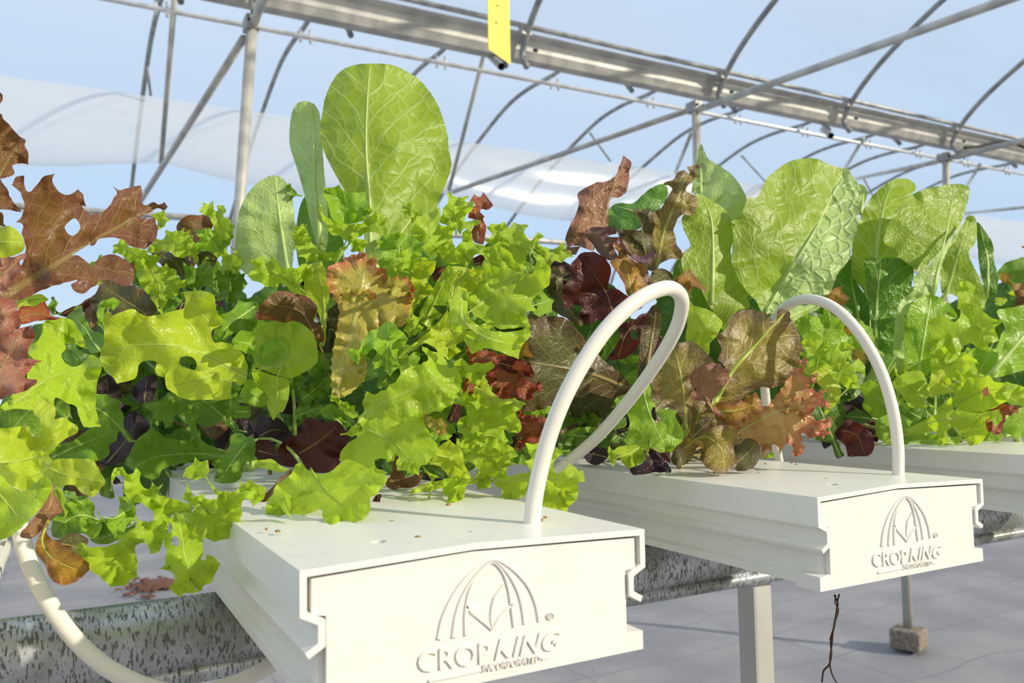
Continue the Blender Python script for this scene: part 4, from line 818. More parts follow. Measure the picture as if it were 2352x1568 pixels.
f('lime', 'B', '1490,600 1560,680 1640,690 1720,710 1780,725 1820,700 1830,620 1790,550 1850,590 1900,640 1932,700 1920,790 1880,830 1830,880 1800,910 1838,960 1790,970 1760,990 1770,1020 1800,1070 1790,1080 1720,1080 1600,1090 1530,1060 1440,1010 1390,960 1370,900 1450,840 1510,760 1480,690', '1370,990 1500,890 1650,790 1800,690', (.40, .405, .41), fold=.2, ruf=.004)
f('lime', 'B', '1260,1040 1255,960 1270,890 1320,840 1380,835 1385,870 1375,940 1390,1010 1440,1060 1530,1100 1620,1110 1720,1100 1775,1075 1800,1105 1780,1160 1740,1200 1715,1285 1660,1270 1560,1230 1480,1220 1410,1260 1380,1210 1360,1180 1350,1150 1400,1090 1330,1110 1275,1115', '1340,870 1340,1020 1500,1150 1700,1200', (.385, .375, .37, .38), tilt=.5, teeth=3, ruf=.004)
f('limeY', 'B', '900,1290 960,1230 1000,1200 1100,1120 1200,1020 1240,960 1260,1040 1275,1115 1400,1095 1350,1160 1330,1180 1300,1200 1330,1240 1290,1270 1240,1290 1200,1260 1120,1190 1060,1200 960,1270', '940,1270 1120,1150 1270,1010', (.395, .395), teeth=4)
f('limeY', 'B', '1240,960 1260,820 1270,680 1310,670 1400,690 1480,700 1500,720 1450,780 1420,830 1370,880 1320,840 1270,890', '1250,950 1300,780 1420,700', (.41, .415), teeth=4)
f('limeY', 'B', '1020,650 1090,640 1160,640 1160,690 1110,770 1160,830 1100,880 1030,930 980,1070 970,1040 990,930 1030,840 1000,760 1020,700', '980,1050 1060,850 1090,660', (.42, .42))
f('lime', 'B', '870,610 920,590 960,560 985,545 1010,580 1060,600 1120,630 1165,640 1140,660 1080,680 1020,690 1020,740 1000,720 950,690 900,720 885,680 930,640', '1010,720 900,620', (.42, .415), 'curl')
f('lime', 'B', '1000,470 1010,430 1040,340 1110,320 1150,300 1190,280 1200,330 1180,380 1250,400 1310,370 1300,420 1270,470 1290,540 1330,640 1280,660 1200,640 1190,600 1140,600 1100,570 1040,520', '1210,640 1130,480 1120,340', (.44, .45))
f('lime', 'B', '1200,330 1240,250 1245,190 1270,170 1280,210 1375,205 1360,240 1420,240 1415,280 1370,330 1360,380 1420,360 1460,370 1440,400 1360,420 1330,460 1310,430 1300,380 1240,400 1190,380', '1300,460 1290,330 1270,200', (.455, .46))
f('lime', 'B', '1340,500 1350,440 1400,400 1430,390 1400,440 1410,490 1450,530 1530,540 1620,480 1610,530 1560,570 1480,590 1420,600 1390,650 1380,690 1340,660 1300,620 1290,560', '1370,690 1360,540 1410,420', (.43, .44))
f('lime', 'B', '1500,410 1560,390 1610,380 1650,410 1690,390 1740,390 1785,405 1750,450 1800,500 1850,440 1880,475 1840,520 1890,545 1830,560 1790,550 1770,640 1700,660 1660,660 1650,600 1560,570 1600,530 1620,480 1530,530 1500,500 1540,460', '1680,660 1660,520 1640,410', (.46, .47))
f('lime', 'B', '1830,570 1890,540 1960,560 2005,510 2040,560 2080,610 2030,625 1990,640 1960,640 1920,670 1890,620 1860,590', '1850,600 2010,570', (.49, .50))
f('lime', 'B', '205,455 300,390 305,440 270,480 325,470 350,530 420,570 480,580 560,540 590,510 560,570 500,620 440,640 380,630 310,640 240,580 220,520', '430,640 280,540', (.47, .475), 'curl')
f('lime', 'B', '-90,740 -60,690 -70,640 0,600 30,620 60,640 80,600 130,670 210,690 300,650 330,670 350,700 290,760 260,800 290,840 300,870 230,860 150,790 110,800 100,870 70,810 0,790', '290,850 120,730 0,680', (.46, .455))
f('lime', 'B', '385,250 400,280 430,340 470,370 540,385 640,390 700,360 760,310 770,280 800,330 835,355 830,400 838,460 800,495 770,450 720,440 660,470 600,520 560,560 510,650 495,640 530,570 580,510 540,480 450,440 400,340', '510,630 600,460 780,380', (.46, .465))
f('green', 'B', '410,150 450,150 520,135 560,170 620,180 700,180 700,230 745,300 700,340 640,385 560,390 490,370 460,330 450,270 430,220', '580,380 570,260 540,150', (.468, .475), tilt=.3, teeth=4)
f('limeY', 'B', '300,680 400,640 440,720 470,800 440,950 430,1150 420,1210 390,1200 400,1060 370,960 330,900 290,850', '410,1200 420,950 380,690', (.455, .46), 'oak')
f('lime', 'B', '930,300 960,260 1000,240 1030,260 1020,300 1075,320 1060,360 1020,380 990,340 950,310', '1010,380 990,260', (.47, .47), 'curl')
f('lime', 'B', '590,510 640,490 690,490 705,530 680,570 620,580', '600,570 680,500', (.455, .455))
f('green', 'B', '575,1220 640,1230 680,1170 690,1140 770,1085 850,1035 900,1070 960,1130 985,1160 950,1200 900,1260 930,1330 860,1400 830,1370 830,1300 760,1230 700,1250 640,1320 600,1290', '850,1390 840,1230 850,1070', (.365, .37), tilt=.3)
f('lime', 'F', '1280,430 1330,380 1380,340 1390,380 1440,340 1460,400 1530,460 1600,420 1690,390 1770,430 1720,460 1700,500 1740,580 1700,625 1620,600 1520,620 1450,640 1380,650 1320,620 1300,560 1360,500 1380,510 1350,440', '1310,610 1450,540 1650,470', (.39, .385), fold=-.2)
f('limeY', 'F', '1420,310 1440,280 1500,270 1530,330 1590,390 1690,395 1640,430 1540,465 1480,440 1430,380', '1430,290 1500,400 1660,410', (.38, .375))
f('lime', 'B', '1390,1330 1450,1320 1540,1310 1560,1330 1500,1390 1490,1430 1420,1450 1360,1420 1300,1380 1280,1330 1330,1280', '1300,1340 1500,1330', (.39, .385))
f('lime', 'F', '1390,640 1450,620 1560,600 1610,590 1645,680 1580,740 1520,700 1440,680 1410,770 1390,730 1340,720 1320,700', '1340,690 1500,640 1620,660', (.385, .375), tilt=.4)
f('lime', 'F', '1330,760 1400,700 1460,680 1560,700 1640,690 1700,750 1715,770 1660,800 1690,820 1640,860 1630,920 1530,920 1440,860 1430,830 1360,810', '1360,760 1520,780 1660,760', (.395, .39))
f('lime', 'F', '1430,870 1530,910 1530,980 1470,1000 1440,990', '1450,880 1480,990', (.385, .38))
f('limeY', 'F', '1150,780 1200,700 1260,670 1340,740 1350,810 1400,920 1390,930 1300,910 1250,915 1200,850 1130,830', '1180,770 1280,800 1370,900', (.372, .366), teeth=3)
f('lime', 'F', '1210,980 1220,940 1290,910 1400,940 1360,990 1355,1060 1280,1080 1225,1100 1240,1050 1210,1020', '1350,930 1280,1000 1240,1080', (.362, .355))
f('lime', 'F', '1075,850 1180,920 1150,940 1150,1000 1120,1050 1115,990 1130,930', '1090,860 1140,940 1125,1030', (.37, .365))
f('limeY', 'F', '990,1005 1100,960 1250,930 1400,925 1535,935 1540,950 1240,985 1100,1010 1000,1030', '1000,1015 1250,955 1530,942', (.385, .385), 'oak', teeth=1)
f('lime', 'F', '1530,935 1600,920 1700,900 1790,880 1760,820 1700,830 1800,790 1760,700 1860,690 1890,710 1960,720 2050,740 1990,770 1940,840 1980,890 2040,850 2040,800 2080,850 2120,870 2140,865 2165,945 2120,950 2110,1060 2070,1090 2040,1145 1960,1130 1870,1110 1880,1000 1790,1000 1720,1060 1610,1070 1600,1000', '1530,942 1800,930 2050,930', (.385, .37, .365), ruf=.004, fold=-.15)
f('lime', 'B', '1560,540 1640,560 1700,640 1780,680 1720,720 1640,700 1560,690 1490,610', '1500,640 1700,690', (.42, .425))
f('green', 'B', '1790,860 1850,820 1900,860 1950,900 1930,980 1860,1000 1800,990 1840,950', '1800,940 1920,900', (.46, .47))
f('lime', 'B', '1050,1000 1100,900 1180,760 1240,670 1270,690 1250,850 1200,1000 1100,1110 1060,1130', '1070,1110 1150,920 1250,690', (.43, .44), 'rom')
f('lime', 'B', '960,1060 1010,1000 1070,1010 1040,1050 1085,1070 1050,1110 990,1140 960,1110', None, (.40, .40), 'curl')
f('lime', 'B', '1530,1040 1440,1010 1500,1010 1560,1060 1500,1090 1420,1080', None, (.395, .395))
f('lime', 'F', '455,380 500,370 560,420 620,440 640,520 590,520 520,450', '620,500 480,390', (.40, .395), 'curl')
f('mid', 'F', '380,470 440,430 500,440 560,500 600,570 560,600 520,540 440,530', '560,580 430,470', (.43, .42), 'frill')
fill(p, 12, (900, 560, 1230, 1060), (.44, .50), ['lime', 'green', 'mid'], ['frill'], (110, 190), (-60, 90))
fill(p, 22, (880, 640, 1220, 1040), (.47, .60), ['deep', 'mid', 'deep'], ['oak', 'round'], (190, 300), (-50, 50), ribr=0)  # extra inner leaves added behind the front ones for the shadows they cast
fill(p, 16, (860, 720, 1150, 1030), (.42, .46), ['deep', 'mid', 'green'], ['oak'], (120, 180), (-60, 60), ribr=0)  # more leaves added behind the frills to keep sun off the inner plants
p = Plant('pink_edged_lettuce', 'lettuce leaf with pink frilled margin in the middle of the green cluster', 'lettuce', R3(.22, -.075), 'mixed lettuces')
leaf(p, 'lollo', 'B', '440,700 470,660 540,640 570,610 640,590 690,575 720,610 770,625 770,670 800,690 830,680 840,730 850,770 880,740 920,750 970,740 1000,780 1030,830 1010,900 990,960 970,1050 940,1070 880,1080 840,1060 780,1090 690,1150 660,1220 700,1300 700,1400 640,1480 560,1540 490,1560 470,1500 470,1300 490,1170 510,1060 520,960 470,860 440,780', '500,1540 560,1250 640,950 700,620', (.40, .405, .42), 'lollo', ruf=.004)
leaf(p, 'lollo', 'B', '840,760 900,740 960,750 1000,790 1025,840 990,880 900,870 850,880 820,830', '850,870 980,780', (.402, .405), 'lollo', pet=False, label='curled pink frill')
leaf(p, 'lollo', 'B', '520,870 600,820 690,830 760,850 780,890 690,900 600,910 540,900', '600,900 740,850', (.400, .402), 'lollo', pet=False)
p = Plant('red_frilled_lettuce', 'glossy red frilled lettuce just left of the first hose', 'lettuce', R3(.25, -.10), 'mixed lettuces')
leaf(p, 'redfr', 'F', '1380,120 1440,140 1500,120 1560,105 1590,150 1640,110 1720,140 1780,170 1815,220 1810,250 1740,240 1820,290 1860,280 1885,335 1820,350 1815,400 1760,400 1740,390 1680,395 1600,400 1560,380 1530,310 1500,260 1510,220 1560,170 1500,160 1400,160', '1540,360 1640,260 1800,330', (.41, .41), 'lollo', ruf=.0055)
leaf(p, 'dkred', 'F', '1560,110 1600,100 1640,110 1720,120 1790,160 1818,220 1810,255 1720,230 1640,215 1600,180', '1580,150 1780,210', (.405, .408), 'oak', tilt=.5)
leaf(p, 'redfr', 'F', '1705,490 1720,450 1745,490 1790,510 1800,490 1830,520 1860,500 1870,530 1895,510 1915,570 1905,620 1870,620 1890,670 1840,690 1790,690 1750,720 1710,740 1700,690 1740,650 1690,630 1740,590', '1710,660 1800,600 1890,560', (.41, .41), 'lollo')
leaf(p, 'redfr', 'F', '1350,300 1380,250 1430,260 1430,320 1400,370 1350,350', '1370,350 1400,260', (.40, .40), 'lollo')
leaf(p, 'redfr', 'B', '1365,1220 1420,1210 1480,1230 1560,1250 1640,1270 1600,1300 1540,1310 1450,1320 1390,1300', '1390,1290 1600,1280', (.40, .40), 'lollo')
leaf(p, 'orange', 'F', '1690,60 1740,20 1780,20 1785,60 1815,120 1750,110 1720,130', '1710,120 1770,30', (.42, .42), 'oak')
leaf(p, 'dkred', 'F', '1240,520 1280,420 1330,430 1330,510 1270,560 1230,530', '1260,540 1310,430', (.395, .395), 'oak')
leaf(p, 'lollo', 'F', '1060,540 1090,480 1130,520 1200,530 1240,570 1230,620 1200,640 1150,600 1100,580', '1090,540 1220,600', (.362, .365), 'lollo')
leaf(p, 'redfr', 'B', '1380,350 1400,290 1430,260 1390,235 1420,195 1460,210 1480,180 1510,210 1545,270 1510,295 1470,290 1460,310 1490,340 1480,360 1500,400 1495,460 1480,530 1430,510 1400,470 1410,420 1440,370', '1450,520 1440,380 1460,220', (.50, .51), 'oak', label='upright red-brown sprig')
leaf(p, 'dkred', 'B', '1130,730 1180,680 1230,670 1210,740 1160,770', '1140,750 1220,680', (.46, .46), 'oak')
leaf(p, 'dkred', 'B', '1410,620 1470,590 1520,640 1480,670 1420,660', None, (.46, .46), 'oak')
leaf(p, 'dkred', 'F', '1660,660 1720,650 1810,720 1800,800 1720,800 1670,720', None, (.45, .45), 'oak')
# --- second channel
p = Plant('red_brown_lettuce', 'upright red-brown lettuce with a twisted leaf above the first hose', 'lettuce', R3(.34, -.255), 'mixed lettuces')
leaf(p, 'redbr', 'C', '285,640 310,560 360,460 375,400 370,330 430,290 490,260 560,250 620,215 650,140 675,80 710,105 728,140 710,190 712,240 690,320 640,360 590,360 575,430 570,560 480,640 470,720 400,690 330,680 260,735 300,680', '470,710 540,520 590,330 680,120', (.52, .53, .55), 'oak', und=.010, teeth=1.5, fold=.3)
leaf(p, 'mauve', 'C', '410,610 450,560 540,555 620,550 625,600 560,620 660,620 680,680 720,730 800,750 880,705 875,770 840,795 760,780 700,740 640,700 600,670 640,750 590,780 520,740 460,660', '600,770 540,680 440,600', (.50, .505), 'oak', tilt=-.5, teeth=1.5)
leaf(p, 'orange', 'C', '580,790 640,740 600,665 660,670 700,740 760,790 810,810 840,860 820,900 850,950 820,1000 760,1030 700,1010 680,940 640,870', '730,1020 700,860 650,690', (.49, .495), 'oak', teeth=1.5)
leaf(p, 'mauve', 'C', '815,860 835,840 840,880 870,930 920,935 910,955 860,955 825,920', None, (.487, .487), 'oak')
leaf(p, 'dkred', 'C', '265,990 310,900 340,860 320,820 360,760 420,720 520,740 580,800 590,870 570,960 640,970 690,1010 750,1040 800,1090 700,1150 640,1200 560,1190 500,1180 420,1210 380,1150 400,1090 340,1070 290,1110 270,1060', '610,1170 560,1000 430,800', (.475, .48), 'oak', teeth=3)
leaf(p, 'dkred', 'C', '640,1200 700,1190 830,1140 815,1200 720,1260 740,1300 780,1310 760,1370 700,1420 640,1440 560,1440 600,1380 650,1300', '640,1420 690,1270 800,1160', (.465, .465), 'oak')
leaf(p, 'olive', 'C', '630,590 650,570 780,575 790,520 730,440 770,430 780,460 850,430 870,460 930,420 970,350 1000,300 945,270 960,250 1010,240 1030,190 1080,180 1110,200 1100,155 1200,130 1160,200 1185,215 1120,260 1090,320 1140,340 1170,370 1160,430 1110,480 1060,470 1010,560 1020,620 1030,670 1070,740 1060,770 980,770 920,800 890,840 820,830 760,760 700,730 660,650', '900,830 940,600 1040,350 1090,220', (.53, .54, .55), 'oak', teeth=3, ruf=.004)
leaf(p, 'oliveD', 'C', '640,570 780,575 800,520 760,450 850,430 880,520 870,640 900,760 890,860 810,830 740,760 680,660', '860,830 800,650 820,470', (.527, .535), 'oak', teeth=3)
leaf(p, 'oliveD', 'C', '170,960 200,840 280,810 310,860 270,900 290,1000 330,1060 400,1190 380,1220 290,1160 200,1110 165,1030', '380,1200 240,1000 240,830', (.51, .52), 'oak')
leaf(p, 'mauve', 'C', '190,850 200,815 275,810 285,850 310,860 280,890 230,880', None, (.50, .50), 'oak')
leaf(p, 'oliveD', 'D', '-20,850 30,640 20,420 40,240 130,250 200,250 280,260 340,310 400,380 440,430 500,500 560,560 640,620 720,720 640,800 560,790 450,760 400,800 330,780 260,820 200,860 100,880 20,885', '700,730 500,650 300,600 40,555', (.50, .47, .45), 'round', und=.006, ribr=.0014, teeth=1.5, label='large dark leaf behind the first hose')
leaf(p, 'oliveD', 'D', '760,930 790,360 850,200 900,180 930,260 910,380 880,480 850,560 830,620', '830,600 860,400 890,220', (.50, .51), 'rom')
leaf(p, 'orange', 'C', '1000,920 1060,870 1120,835 1150,880 1190,930 1230,970 1220,990 1150,950 1130,980 1110,990 1080,950 1040,920', '1100,980 1110,860', (.48, .485), 'oak', label='amber leaf tip over the hose')
leaf(p, 'oliveD', 'C', '860,860 920,830 990,860 1000,920 920,950 860,930', None, (.50, .51), 'round')
leaf(p, 'mauve', 'C', '258,735 300,690 380,690 360,740 300,735', None, (.515, .515), 'oak')
fill(p, 14, (1290, 700, 1560, 1040), (.56, .68), ['oliveD', 'deep', 'mid', 'dkred', 'deep'], ['oak', 'round', 'rom'], (120, 230), (-60, 60))
for O in ('360,960 420,890 480,900 530,940 480,1010 410,1000', '380,790 480,770 600,830 560,900 450,880', '260,960 300,900 360,930 350,1010 290,1030', '440,420 500,360 560,420 520,480'):
    leaf(p, 'mid', 'D', O, None, (.52, .52), 'curl', ribr=0)
p = Plant('romaine_lettuce', 'broad romaine with a folded pale-ribbed leaf behind the second hose', 'lettuce', R3(.33, -.31), 'mixed lettuces')
leaf(p, 'rom', 'C', '1395,530 1450,480 1490,400 1510,355 1560,360 1600,290 1630,230 1700,170 1780,120 1860,100 1960,100 2050,140 2140,170 2130,200 2040,430 1910,660 1740,940 1640,1130 1590,1110 1560,1050 1510,1000 1440,900 1400,800 1400,700 1410,620', '1615,1120 1720,940 1890,660 2015,440 2130,190', (.545, .555, .57, .60), 'rom', tilt=.30, und=.008, ribr=.0030, label='sunlit yellow-green half of the folded leaf')
leaf(p, 'romBl', 'C', '2140,170 2200,210 2235,260 2260,330 2240,440 2235,560 2195,680 2180,770 2100,870 2060,980 2020,1010 1900,1010 1770,1080 1650,1130 1630,1110 1740,930 1905,655 2030,430', '1625,1120 1730,940 1900,660 2025,440 2140,185', (.545, .555, .57, .60), 'rom', tilt=-.45, und=.006, ribr=.0010, pet=False, label='blistered half of the folded leaf, its sheen painted pale')
leaf(p, 'rom', 'C', '1070,480 1150,400 1150,340 1190,335 1250,370 1300,400 1350,440 1390,500 1410,640 1390,700 1400,800 1440,900 1510,990 1500,1030 1520,1090 1440,1110 1400,1170 1340,1250 1300,1150 1240,1080 1180,950 1080,870 1060,760 1120,680 1070,560', '1260,1070 1270,800 1260,520 1200,350', (.535, .545, .56), 'rom', fold=.2, tilt=.3)
leaf(p, 'romP', 'C', '1125,330 1150,150 1180,20 1195,5 1215,50 1240,100 1320,150 1400,210 1460,290 1500,380 1480,470 1400,520 1380,480 1300,400 1220,360 1170,330 1120,330', '1190,340 1190,160 1192,15', (.60, .61, .62), 'rom', tilt=-.5, label='pointed pale leaf tip')
leaf(p, 'romB', 'C', '560,480 580,430 640,395 720,400 760,380 850,300 940,265 970,300 960,370 920,420 900,480 830,540 740,580 640,590 570,560', '900,560 780,470 640,420', (.58, .59), 'rom', label='bluish-green leaf behind the red ones')
leaf(p, 'romP', 'C', '2240,270 2290,290 2300,340 2270,430 2250,480 2240,400 2260,330', '2255,470 2280,300', (.60, .61), 'rom')
leaf(p, 'lime', 'C', '1105,1040 1150,1080 1250,1110 1310,1160 1335,1200 1290,1290 1250,1330 1240,1410 1160,1350 1090,1310 1100,1200', '1130,1330 1200,1230 1310,1190', (.47, .475), 'round', tilt=-.3)
leaf(p, 'mid', 'C', '1060,760 1080,870 1180,950 1240,1080 1200,1110 1110,1040 1040,1000 1000,900 1020,800', '1120,1030 1040,800', (.555, .56), 'rom')
leaf(p, 'romP', 'D', '1650,250 1740,150 1880,180 2000,140 1980,200 1880,240 1800,290 1700,330', '1660,310 1950,180', (.56, .58), 'rom')
fill(p, 10, (1560, 760, 1900, 980), (.60, .70), ['mid', 'deep', 'romD', 'deep'], ['rom', 'round'], (150, 260), (-40, 40))
p = Plant('olive_butter_lettuce', 'olive-brown butterhead lettuce on the second channel between the two hoses', 'lettuce', R3(.165, -.275), 'mixed lettuces')
leaf(p, 'olive', 'D', '1290,380 1330,360 1370,320 1380,260 1440,220 1510,205 1560,215 1620,230 1660,270 1690,270 1710,200 1780,220 1785,260 1810,300 1845,360 1850,420 1875,460 1850,500 1850,580 1780,640 1770,680 1720,710 1650,730 1600,720 1540,750 1480,790 1420,830 1330,880 1280,870 1260,830 1300,740 1380,650 1330,560 1300,540 1330,470', '1270,850 1390,630 1520,480 1740,240', (.465, .47, .485), 'round', fold=.12, tilt=-.1, ribr=.0018)
leaf(p, 'olive', 'D', '850,560 900,470 960,430 1060,425 1130,415 1190,460 1240,510 1280,555 1200,580 1140,620 1120,670 1130,730 1160,770 1130,860 1110,1000 1080,1000 1070,880 1010,870 930,840 870,770 860,690 835,640', '1095,1010 1080,800 1050,620 1010,450', (.455, .45, .455), 'round', cup=-.2)
leaf(p, 'redbr', 'D', '1120,680 1130,620 1200,585 1290,560 1340,590 1380,640 1370,690 1300,760 1250,830 1290,870 1340,900 1340,930 1280,890 1220,820 1130,800 1125,760 1160,740', '1260,850 1200,720 1330,610', (.445, .44), 'round', teeth=4, ruf=.003, label='rusty curled leaf')
leaf(p, 'olive', 'D', '1090,1060 1180,930 1270,930 1230,1000 1300,980 1390,980 1430,1010 1450,1080 1410,1120 1420,1180 1430,1220 1380,1280 1340,1295 1270,1280 1210,1240 1190,1190 1200,1130 1160,1130 1130,1200 1080,1240 1040,1240 1030,1200 1000,1150 1060,1100', '1090,1120 1210,1050 1320,1130 1350,1270', (.46, .448, .44), 'round', ruf=.003)
leaf(p, 'oliveD', 'D', '1400,1140 1450,1080 1530,1065 1580,1110 1585,1180 1550,1250 1490,1280 1420,1275 1430,1220', '1420,1230 1500,1160 1560,1100', (.455, .45), 'round')
leaf(p, 'orange', 'D', '1260,850 1330,820 1420,830 1500,790 1560,760 1600,860 1560,900 1470,930 1420,990 1360,960 1300,920', '1290,880 1420,880 1570,830', (.463, .46), 'round', teeth=4)
leaf(p, 'oliveD', 'D', '1150,1010 1180,940 1240,925 1280,930 1230,990 1180,1050 1130,1060', '1140,1050 1260,930', (.452, .45), 'round')
leaf(p, 'olive', 'D', '1120,1040 1140,860 1170,790 1260,860 1340,930 1400,1000 1300,990 1220,1010', '1140,1030 1190,850', (.466, .466), 'round', teeth=0)
leaf(p, 'oliveD', 'D', '990,1190 1040,1130 1080,1150 1100,1220 1060,1245 1010,1240', None, (.452, .452), 'round')
fill(p, 6, (1500, 900, 1720, 1030), (.50, .56), ['oliveD', 'deep', 'brown'], ['round'], (90, 150), (-60, 60))
p = Plant('green_oak_lettuce', 'green lobed lettuce leaf with dark red scraps below, right of the first hose', 'lettuce', R3(.15, -.25), 'mixed lettuces')
leaf(p, 'green', 'D', '610,820 650,780 710,760 770,700 830,690 860,740 850,790 890,840 890,870 860,880 880,920 910,940 900,870 1030,880 1020,920 1060,990 1075,1070 1030,1110 1000,1150 960,1190 900,1150 850,1120 840,1070 780,1080 700,1110 680,1080 710,1000 710,940 690,880 650,870', '800,710 840,880 930,1090', (.45, .44, .435), 'oak', ['865,865 890,855 895,900 930,945 900,960 865,920'], ruf=.003)
leaf(p, 'lime', 'D', '570,1180 580,1115 610,1150 640,1120 720,1100 800,1070 840,1070 840,1150 810,1220 750,1250 710,1268 670,1230 640,1170 630,1200 605,1255', '830,1090 700,1170 600,1200', (.432, .425), 'frill', teeth=4)
leaf(p, 'purple', 'D', '710,1270 760,1250 820,1210 810,1140 850,1130 900,1170 960,1220 990,1270 980,1290 900,1290 830,1300 750,1308', '830,1160 860,1240 760,1290', (.428, .418), 'oak', label='dark red leaf lying on the channel')
leaf(p, 'dkred', 'D', '850,1120 930,1160 980,1150 990,1230 940,1200', '860,1125 970,1200', (.43, .43), 'oak')
leaf(p, 'purple', 'D', '410,1150 460,1120 560,1130 570,1190 500,1240 430,1220', None, (.44, .44), 'oak')
leaf(p, 'deep', 'D', '230,1100 330,1040 480,1030 580,1080 560,1140 400,1160 300,1220', None, (.47, .46), 'oak')
leaf(p, 'mid', 'D', '250,1040 380,990 520,1000 560,1060 420,1110 300,1100', None, (.475, .47), 'oak')
fill(p, 6, (1310, 930, 1460, 1050), (.50, .57), ['deep', 'oliveD', 'purple'], ['oak', 'round'], (90, 150), (-70, 70))
p = Plant('pink_edged_lettuce', 'pink-tipped frilled lettuce at the front of the second channel', 'lettuce', R3(.17, -.305), 'mixed lettuces')
leaf(p, 'lolloP', 'D', '1420,1000 1470,930 1560,890 1640,840 1700,770 1750,700 1800,620 1860,590 1850,540 1900,530 1895,580 1870,620 1900,660 1965,625 1960,690 1900,720 1980,750 2035,740 2000,790 2050,830 2050,860 1980,850 1930,890 1950,940 2010,940 2060,920 2065,980 2020,1010 2060,1020 2010,1060 1960,1050 1910,1070 1870,1020 1860,1080 1885,1120 1850,1180 1810,1185 1800,1120 1760,1100 1720,1160 1690,1100 1650,1140 1590,1130 1580,1100 1500,1070 1450,1050', '1440,1020 1600,930 1780,870 1980,960', (.475, .465, .46), 'lollo', ruf=.0045)
leaf(p, 'lolloP', 'D', '1740,830 1800,790 1880,800 1900,870 1880,940 1820,890 1760,890', '1750,870 1890,850', (.458, .457), 'lollo', pet=False)
leaf(p, 'lolloP', 'D', '1590,1140 1650,1130 1640,1180 1600,1190', None, (.468, .468), 'lollo', pet=False)
leaf(p, 'lolloP', 'D', '1350,830 1450,850 1520,900 1480,950 1400,970 1340,900', None, (.472, .47), 'lollo')
leaf(p, 'green', 'D', '1590,1180 1620,1155 1680,1165 1670,1195 1610,1195', None, (.48, .48), 'oak')
p = Plant('green_frilled_lettuce', 'fresh green frilled lettuce inside the arc of the second hose', 'lettuce', R3(.22, -.325), 'mixed lettuces')
leaf(p, 'green', 'D', '1810,280 1870,260 1880,210 1920,250 1990,250 2010,205 2050,220 2080,260 2130,250 2150,300 2120,330 2150,350 2190,400 2210,450 2190,500 2100,520 2080,560 2060,600 1980,580 1900,590 1870,560 1880,480 1850,420 1880,400 1830,340', '1960,590 1990,430 2010,250', (.53, .53), 'frill', ruf=.005)
leaf(p, 'lime', 'D', '2065,620 2060,540 2080,480 2110,430 2170,420 2215,470 2170,510 2150,540 2200,570 2240,530 2290,590 2280,640 2220,620 2230,660 2250,720 2200,740 2120,700 2090,680', '2080,680 2150,560 2170,440', (.52, .52), 'frill', ruf=.005)
leaf(p, 'limeY', 'D', '1870,600 1950,590 2040,570 2100,680 2125,740 2110,810 2070,860 2030,900 2015,910 2020,830 2040,770 1970,700 1960,640 1900,640', '1900,620 2040,680 2060,850', (.525, .52), 'round', teeth=.5)
leaf(p, 'lime', 'D', '1860,420 1940,400 2020,420 2060,470 2000,520 1920,500 1870,470', '1880,470 2020,440', (.522, .52), 'curl')
leaf(p, 'orange', 'D', '2030,110 2060,80 2090,60 2130,50 2140,90 2180,130 2140,175 2080,170', '2090,170 2120,70', (.56, .56), 'oak', label='amber tip behind the hose')
leaf(p, 'orange', 'D', '2150,300 2190,300 2205,350 2170,380 2150,340', None, (.55, .55), 'oak')
leaf(p, 'olive', 'D', '2180,480 2240,470 2290,520 2280,590 2210,540', None, (.55, .55), 'oak')
fill(p, 6, (1840, 760, 1980, 900), (.57, .62), ['mid', 'deep', 'green'], ['frill', 'round'], (80, 140), (-60, 60))
# --- third channel
p = Plant('romaine_lettuce', 'pair of upright romaine leaves behind the right hose, third channel', 'lettuce', R3(.25, -.555), 'mixed lettuces')
leaf(p, 'rom', 'G', '480,360 510,290 540,220 590,150 650,100 690,75 755,68 800,90 810,130 770,170 760,230 770,300 830,400 860,520 800,560 760,640 720,800 710,960 660,1060 600,1080 570,900 560,720 500,620 470,560', '600,1080 603,800 605,450 640,210 690,90', (.68, .69, .71), 'rom', fold=.2, tilt=.3, ribr=.0028)
leaf(p, 'rom', 'G', '690,260 750,180 820,140 880,120 960,105 1040,97 1085,110 1097,130 1080,210 1050,300 1000,370 940,450 880,520 850,570 800,540 740,500 700,440 640,400', '900,560 955,420 990,260 1015,110', (.66, .67, .69), 'rom', fold=.1, tilt=.3, ribr=.0016)
leaf(p, 'romD', 'G', '540,500 600,490 700,490 780,500 800,580 770,680 720,800 700,960 660,1080 600,1120 580,1000 570,800 550,650', '600,1120 600,800 625,510', (.655, .665), 'rom', label='dark shaded front leaf')  # the shade on this leaf is put into the darker romaine colour
leaf(p, 'romP', 'G', '720,740 800,660 800,590 870,540 930,460 1000,380 1050,300 1030,380 980,450 940,560 915,680 860,690 800,720 750,800 760,900 730,1100 690,960', '900,680 945,490 1040,320', (.635, .645, .66), 'rom', ribr=.0022)
leaf(p, 'green', 'G', '750,860 780,750 830,700 890,685 960,710 1010,760 1030,810 960,820 880,900 890,1000 880,1100 830,1110 770,1070 750,960', '820,1110 850,930 890,700', (.62, .63), 'rom', ribr=.0016)
leaf(p, 'rom', 'G', '950,680 940,560 980,450 1050,330 1090,265 1130,290 1130,400 1090,460 1120,540 1160,620 1180,700 1170,770 1120,780 1040,700 980,680', '970,680 1040,450 1090,280', (.66, .67), 'rom')
leaf(p, 'romD', 'G', '1130,300 1180,350 1220,420 1225,500 1245,590 1240,680 1190,710 1170,640 1145,520 1140,440', '1190,690 1190,500 1150,320', (.68, .69), 'rom', blister=1, ruf=.002, label='dark blistered leaf')
leaf(p, 'romD', 'G', '350,640 420,520 480,480 500,620 560,720 570,900 560,1000 480,900 430,760', '540,980 460,560', (.69, .70), 'rom')
